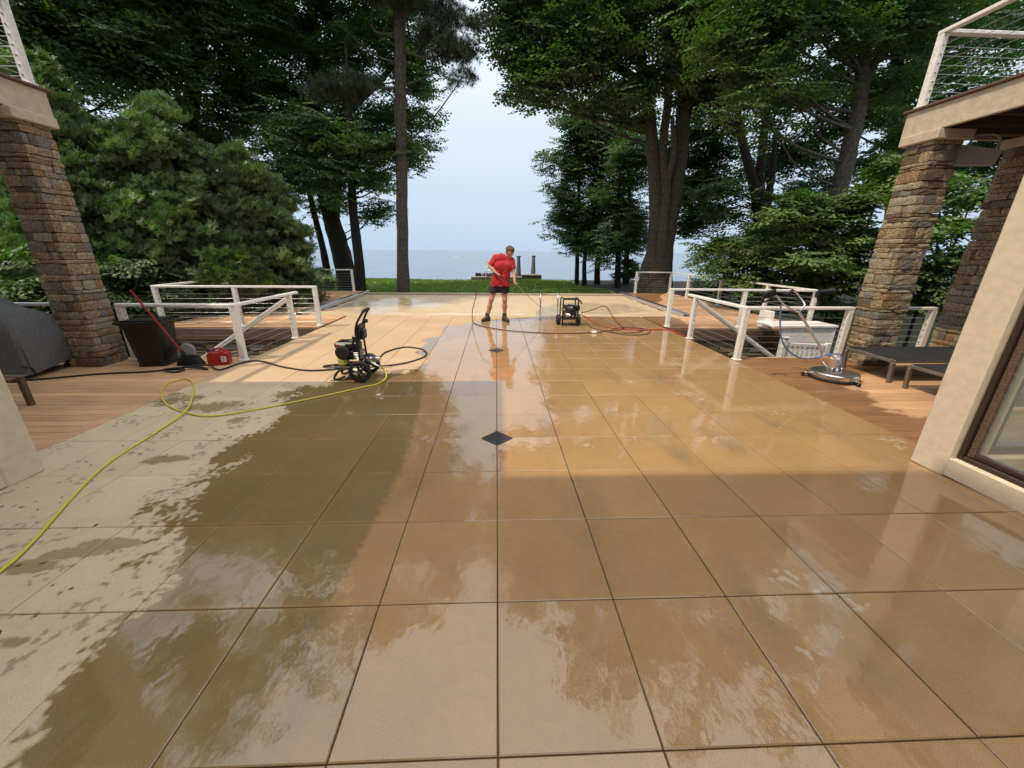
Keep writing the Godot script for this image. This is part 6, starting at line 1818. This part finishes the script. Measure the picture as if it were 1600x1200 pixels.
	sb.append([hm, hm - Vector3(0, 0.06, 0), 0.125, 0.11])
	var end_y := lerpf(hip_r.y, kr.y, 0.52)
	part("shorts", field_mesh(sb, 0.02, 0.014, func(p: Vector3) -> float: return maxf(end_y - p.y + 0.008 * sin(p.x * 40.0), p.y - hem - 0.12)), M["shorts"], t)
	# boots
	for a in [[ar, mp.call(195, 1050, -0.14), "boot"], [al, mp.call(510, 1052, -0.17), "boot"]]:
		var toe: Vector3 = a[1]
		toe.y = 0.045
		var heel: Vector3 = a[0] - (toe - a[0]) * Vector3(1, 0, 1) * 0.28
		heel.y = 0.055
		var bt := [[a[0] + Vector3(0, 0.09, 0), a[0] + Vector3(0, 0.0, 0), 0.058, 0.055], [a[0] + Vector3(0, -0.02, 0), heel, 0.056, 0.046], [heel, toe.lerp(heel, 0.25), 0.046, 0.05], [a[0] + Vector3(0, -0.02, 0), toe.lerp(heel, 0.2), 0.058, 0.044], [toe.lerp(heel, 0.25), toe, 0.05, 0.042]]
		part("boot", field_mesh(bt, 0.02, 0.010, func(p: Vector3) -> float: return maxf(0.012 - p.y, p.y - 0.205)), M["boots"], t)
		var so := [[heel * Vector3(1, 0, 1) + Vector3(0, 0.012, 0), toe * Vector3(1, 0, 1) + Vector3(0, 0.012, 0), 0.050, 0.047]]
		part("sole", field_mesh(so, 0.02, 0.010, func(p: Vector3) -> float: return maxf(0.002 - p.y, p.y - 0.022)), M["sole"], t)
		part("sock", tube_mesh([a[0] + Vector3(0, 0.07, 0), a[0] + Vector3(0, 0.125, 0)], 0.047, 0.046, 14), M["grey_plastic"], t)
	# the lance runs through both hands
	var g0: Vector3 = hr + (hr - hl).normalized() * 0.10 + Vector3(0, 0.0, 0.05)
	var grip_r: Vector3 = hr + Vector3(0.0, 0.0, 0.05)
	var grip_l: Vector3 = hl + Vector3(0.0, 0.0, 0.045)
	var ld: Vector3 = (grip_l - grip_r).normalized()
	var lance := thing("spray_lance", "long spray lance with a black grip in the worker's hands", "lance", o)
	part("grip", tube_mesh([grip_r - ld * 0.09, grip_r + ld * 0.10], 0.019, 0.021, 10), M["black_plastic"], lance)
	part("sleeve", tube_mesh([grip_r + ld * 0.10, grip_l + ld * 0.05], 0.016, 0.015, 10), M["black_rubber"], lance)
	var tip: Vector3 = pix(843, 479, 10.35) - o
	part("lance_tube", tube_mesh([grip_l + ld * 0.05, grip_l.lerp(tip, 0.5), tip], 0.0075, -1, 8), M["steel"], lance)
	part("nozzle", tube_mesh([tip, tip + (tip - grip_l).normalized() * 0.04], 0.012, 0.010, 8), M["chrome"], lance)
	var st := start()
	beam(st, grip_r - ld * 0.02 + Vector3(0, -0.01, 0), grip_r - ld * 0.05 + Vector3(0, -0.11, 0), 0.024, 0.03, 0.006)
	part("trigger_guard", done(st), M["black_plastic"], lance)
	# hands: palm, four fingers round the lance, thumb along it
	for h in [[hr, er, grip_r, 1.0], [hl, el, grip_l, -1.0]]:
		var arm: Vector3 = (h[0] - h[1]).normalized()
		var c: Vector3 = h[2]
		var out: Vector3 = (h[0] - c).normalized()
		var wr: Vector3 = h[1].lerp(h[0], 0.90)
		var fb := [[wr, h[0] + out * 0.012 - ld * 0.012, 0.027, 0.030], [h[0] + out * 0.01 - ld * 0.03, h[0] + out * 0.01 + ld * 0.035, 0.024, 0.022]]
		var wrap := ld.cross(out).normalized()
		for k in 4:
			var along_ := ld * (0.036 - 0.023 * k)
			var len: float = [0.92, 1.0, 0.95, 0.78][k]
			var p0 := c + along_ + out * 0.034 + wrap * 0.004
			var p1 := c + along_ + out * 0.012 * len + wrap * 0.036 * len
			var p2 := c + along_ - out * 0.024 * len + wrap * 0.026 * len
			var p3 := c + along_ - out * 0.033 * len - wrap * 0.004 * len
			fb += [[p0, p1, 0.0105, 0.0095], [p1, p2, 0.0095, 0.0088], [p2, p3, 0.0088, 0.0078]]
		fb += [[h[0] + out * 0.0 + ld * 0.02 - wrap * 0.012, c + ld * 0.052 + out * 0.018 - wrap * 0.02, 0.0125, 0.0105], [c + ld * 0.052 + out * 0.018 - wrap * 0.02, c + ld * 0.078 + out * 0.008 - wrap * 0.018, 0.0105, 0.009]]
		part("hand", field_mesh(fb, 0.010, 0.0045), skin, t)
	# hose from the lance to the ground and along it
	var base: Vector3 = grip_r - ld * 0.09 + o
	var hp := [base, pix(768, 431, 9.86), pix(760, 434, 9.95), pix(752, 441, 10.05), pix(746, 454, 10.1), pix(742, 470, 10.1), pix(738, 487, 10.08), Vector3(-0.62, 0.014, -9.98), Vector3(-0.60, 0.0125, -9.8), Vector3(-0.44, 0.0125, -9.41), Vector3(-0.09, 0.0125, -9.0), Vector3(0.35, 0.0125, -8.70), Vector3(1.20, 0.0125, -8.44), Vector3(1.85, 0.0125, -8.44), Vector3(2.14, 0.024, -8.50)]
	var ho := thing("pressure_hose", "brown hose from the worker's lance sweeping over the wet slabs", "hose", o)
	var hc := smooth(hp, 7)
	for i in hc.size(): hc[i] -= o
	part("tube", tube_mesh(hc, 0.0105, -1, 8), M["brown_hose"], ho)

# ---------- far things ----------
func far_things() -> void:
	# fine spray where the jet meets the slabs
	var mist := FogVolume.new()
	mist.name = "spray_mist"
	mist.shape = RenderingServer.FOG_VOLUME_SHAPE_ELLIPSOID
	mist.size = Vector3(0.75, 0.42, 0.6)
	var fm := FogMaterial.new()
	fm.density = 1.1
	fm.albedo = Color(0.96, 0.97, 1.0)
	mist.material = fm
	mist.position = P(1.42, 0.14, 10.45)
	add_child(mist)
	mist.set_meta("kind", "stuff")
	mist.set_meta("label", "white spray mist where the lance's jet hits the slabs")
	mist.set_meta("category", "mist")
	var y := -0.40
	for k in 2:
		var c: Vector3 = pix(776, 433, 31.0) if k == 0 else pix(826, 431, 33.0)
		var t := thing("stone_terrace", "pale stone terrace at the far edge of the lawn, behind the worker" if k == 0 else "lower dark-sided stone block with one post, beside the far terrace", "terrace", Vector3(c.x, y, c.z), "stonework on the bluff")
		var w := 3.9 if k == 0 else 2.0
		part("base", box_mesh(Vector3(w, 0.26 if k == 0 else 0.42, 1.4), 0.03), M["far_stone"] if k == 0 else M["mortar"], t, Vector3(0, 0.03, 0))
		for i in 6 if k == 0 else 3:
			var n := 6.0 if k == 0 else 3.0
			part("capstone", box_mesh(Vector3(w / n + 0.01, 0.10, 1.5), 0.02), M["far_stone"], t, Vector3(-w * 0.5 + w / n * (i + 0.5), 0.21 if k == 0 else 0.29, 0))
		if k == 0:
			var r := RandomNumberGenerator.new()
			r.seed = 6
			for i in 7:
				part("rock", stone_shape(950 + i), M["far_stone"], t, Vector3(-1.5 + 0.22 * i, 0.36, 0.1), Basis(Vector3.UP, r.randf() * 3.0).scaled(Vector3(0.25, 0.2 + 0.1 * r.randf(), 0.25)))
	for k in 2:
		var c: Vector3 = pix(810, 437, 31.0) if k == 0 else pix(833, 433, 33.0)
		var h := 1.42
		var t := thing("torch_post", "tapered dark post standing on the far stone terrace" if k == 0 else "tapered dark post standing on the lower stone block", "post", Vector3(c.x, -0.15, c.z), "tapered posts")
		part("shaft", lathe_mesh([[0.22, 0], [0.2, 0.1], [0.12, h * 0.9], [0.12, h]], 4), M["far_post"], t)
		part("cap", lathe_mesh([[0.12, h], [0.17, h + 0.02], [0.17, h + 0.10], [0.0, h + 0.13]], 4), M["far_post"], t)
	var ch: Vector3 = pix(765, 432, 30.6)
	var t := thing("garden_chair", "white slatted garden chair on the far stone terrace", "chair", Vector3(ch.x, -0.14, ch.z))
	for x in [-0.28, 0.28]:
		for z in [-0.25, 0.25]:
			part("leg", box_mesh(Vector3(0.06, 0.45, 0.06), 0.01), M["label_white"], t, Vector3(x, 0.225, z))
		part("arm", box_mesh(Vector3(0.10, 0.03, 0.7), 0.01), M["label_white"], t, Vector3(x, 0.62, 0))
	part("seat", box_mesh(Vector3(0.6, 0.05, 0.55), 0.01), M["label_white"], t, Vector3(0, 0.42, 0))
	for k in 4:
		part("back_slat", box_mesh(Vector3(0.62, 0.13, 0.03), 0.01), M["label_white"], t, Vector3(0, 0.55 + 0.17 * k, -0.28))
	# boat far out
	var bp: Vector3 = pix(722, 401.5, 600)
	var d := bp - Vector3(0, EYE, 0)
	bp = Vector3(0, EYE, 0) + d * ((-12.0 - EYE) / d.y)
	t = thing("motor_boat", "tiny white motor boat trailing a wake far out on the lake", "boat", bp)
	var st := start()
	for q in [1.0, -1.0]:
		var a := Vector3(3.4, 1.1, 0)
		var pts := [Vector3(-3, 1.0, 1.2 * q), Vector3(1.5, 1.0, 1.2 * q), a]
		var bot := [Vector3(-3, 0, 0.8 * q), Vector3(1.2, 0, 0.7 * q), Vector3(2.8, 0.1, 0)]
		for i in 2:
			if q > 0: quad(st, bot[i], bot[i + 1], pts[i + 1], pts[i])
			else: quad(st, bot[i + 1], bot[i], pts[i], pts[i + 1])
	quad(st, Vector3(-3, 0, -0.8), Vector3(-3, 0, 0.8), Vector3(-3, 1, 1.2), Vector3(-3, 1, -1.2))
	tri(st, Vector3(-3, 0.95, 1.2), Vector3(3.4, 1.05, 0), Vector3(-3, 0.95, -1.2))
	part("hull", done(st), M["label_white"], t)
	part("cabin", box_mesh(Vector3(2.2, 0.9, 1.6), 0.2), M["label_white"], t, Vector3(0, 1.4, 0))
	part("wake", box_mesh(Vector3(16, 0.5, 2.5), 0.2), M["label_white"], t, Vector3(-11, 0.05, 0))
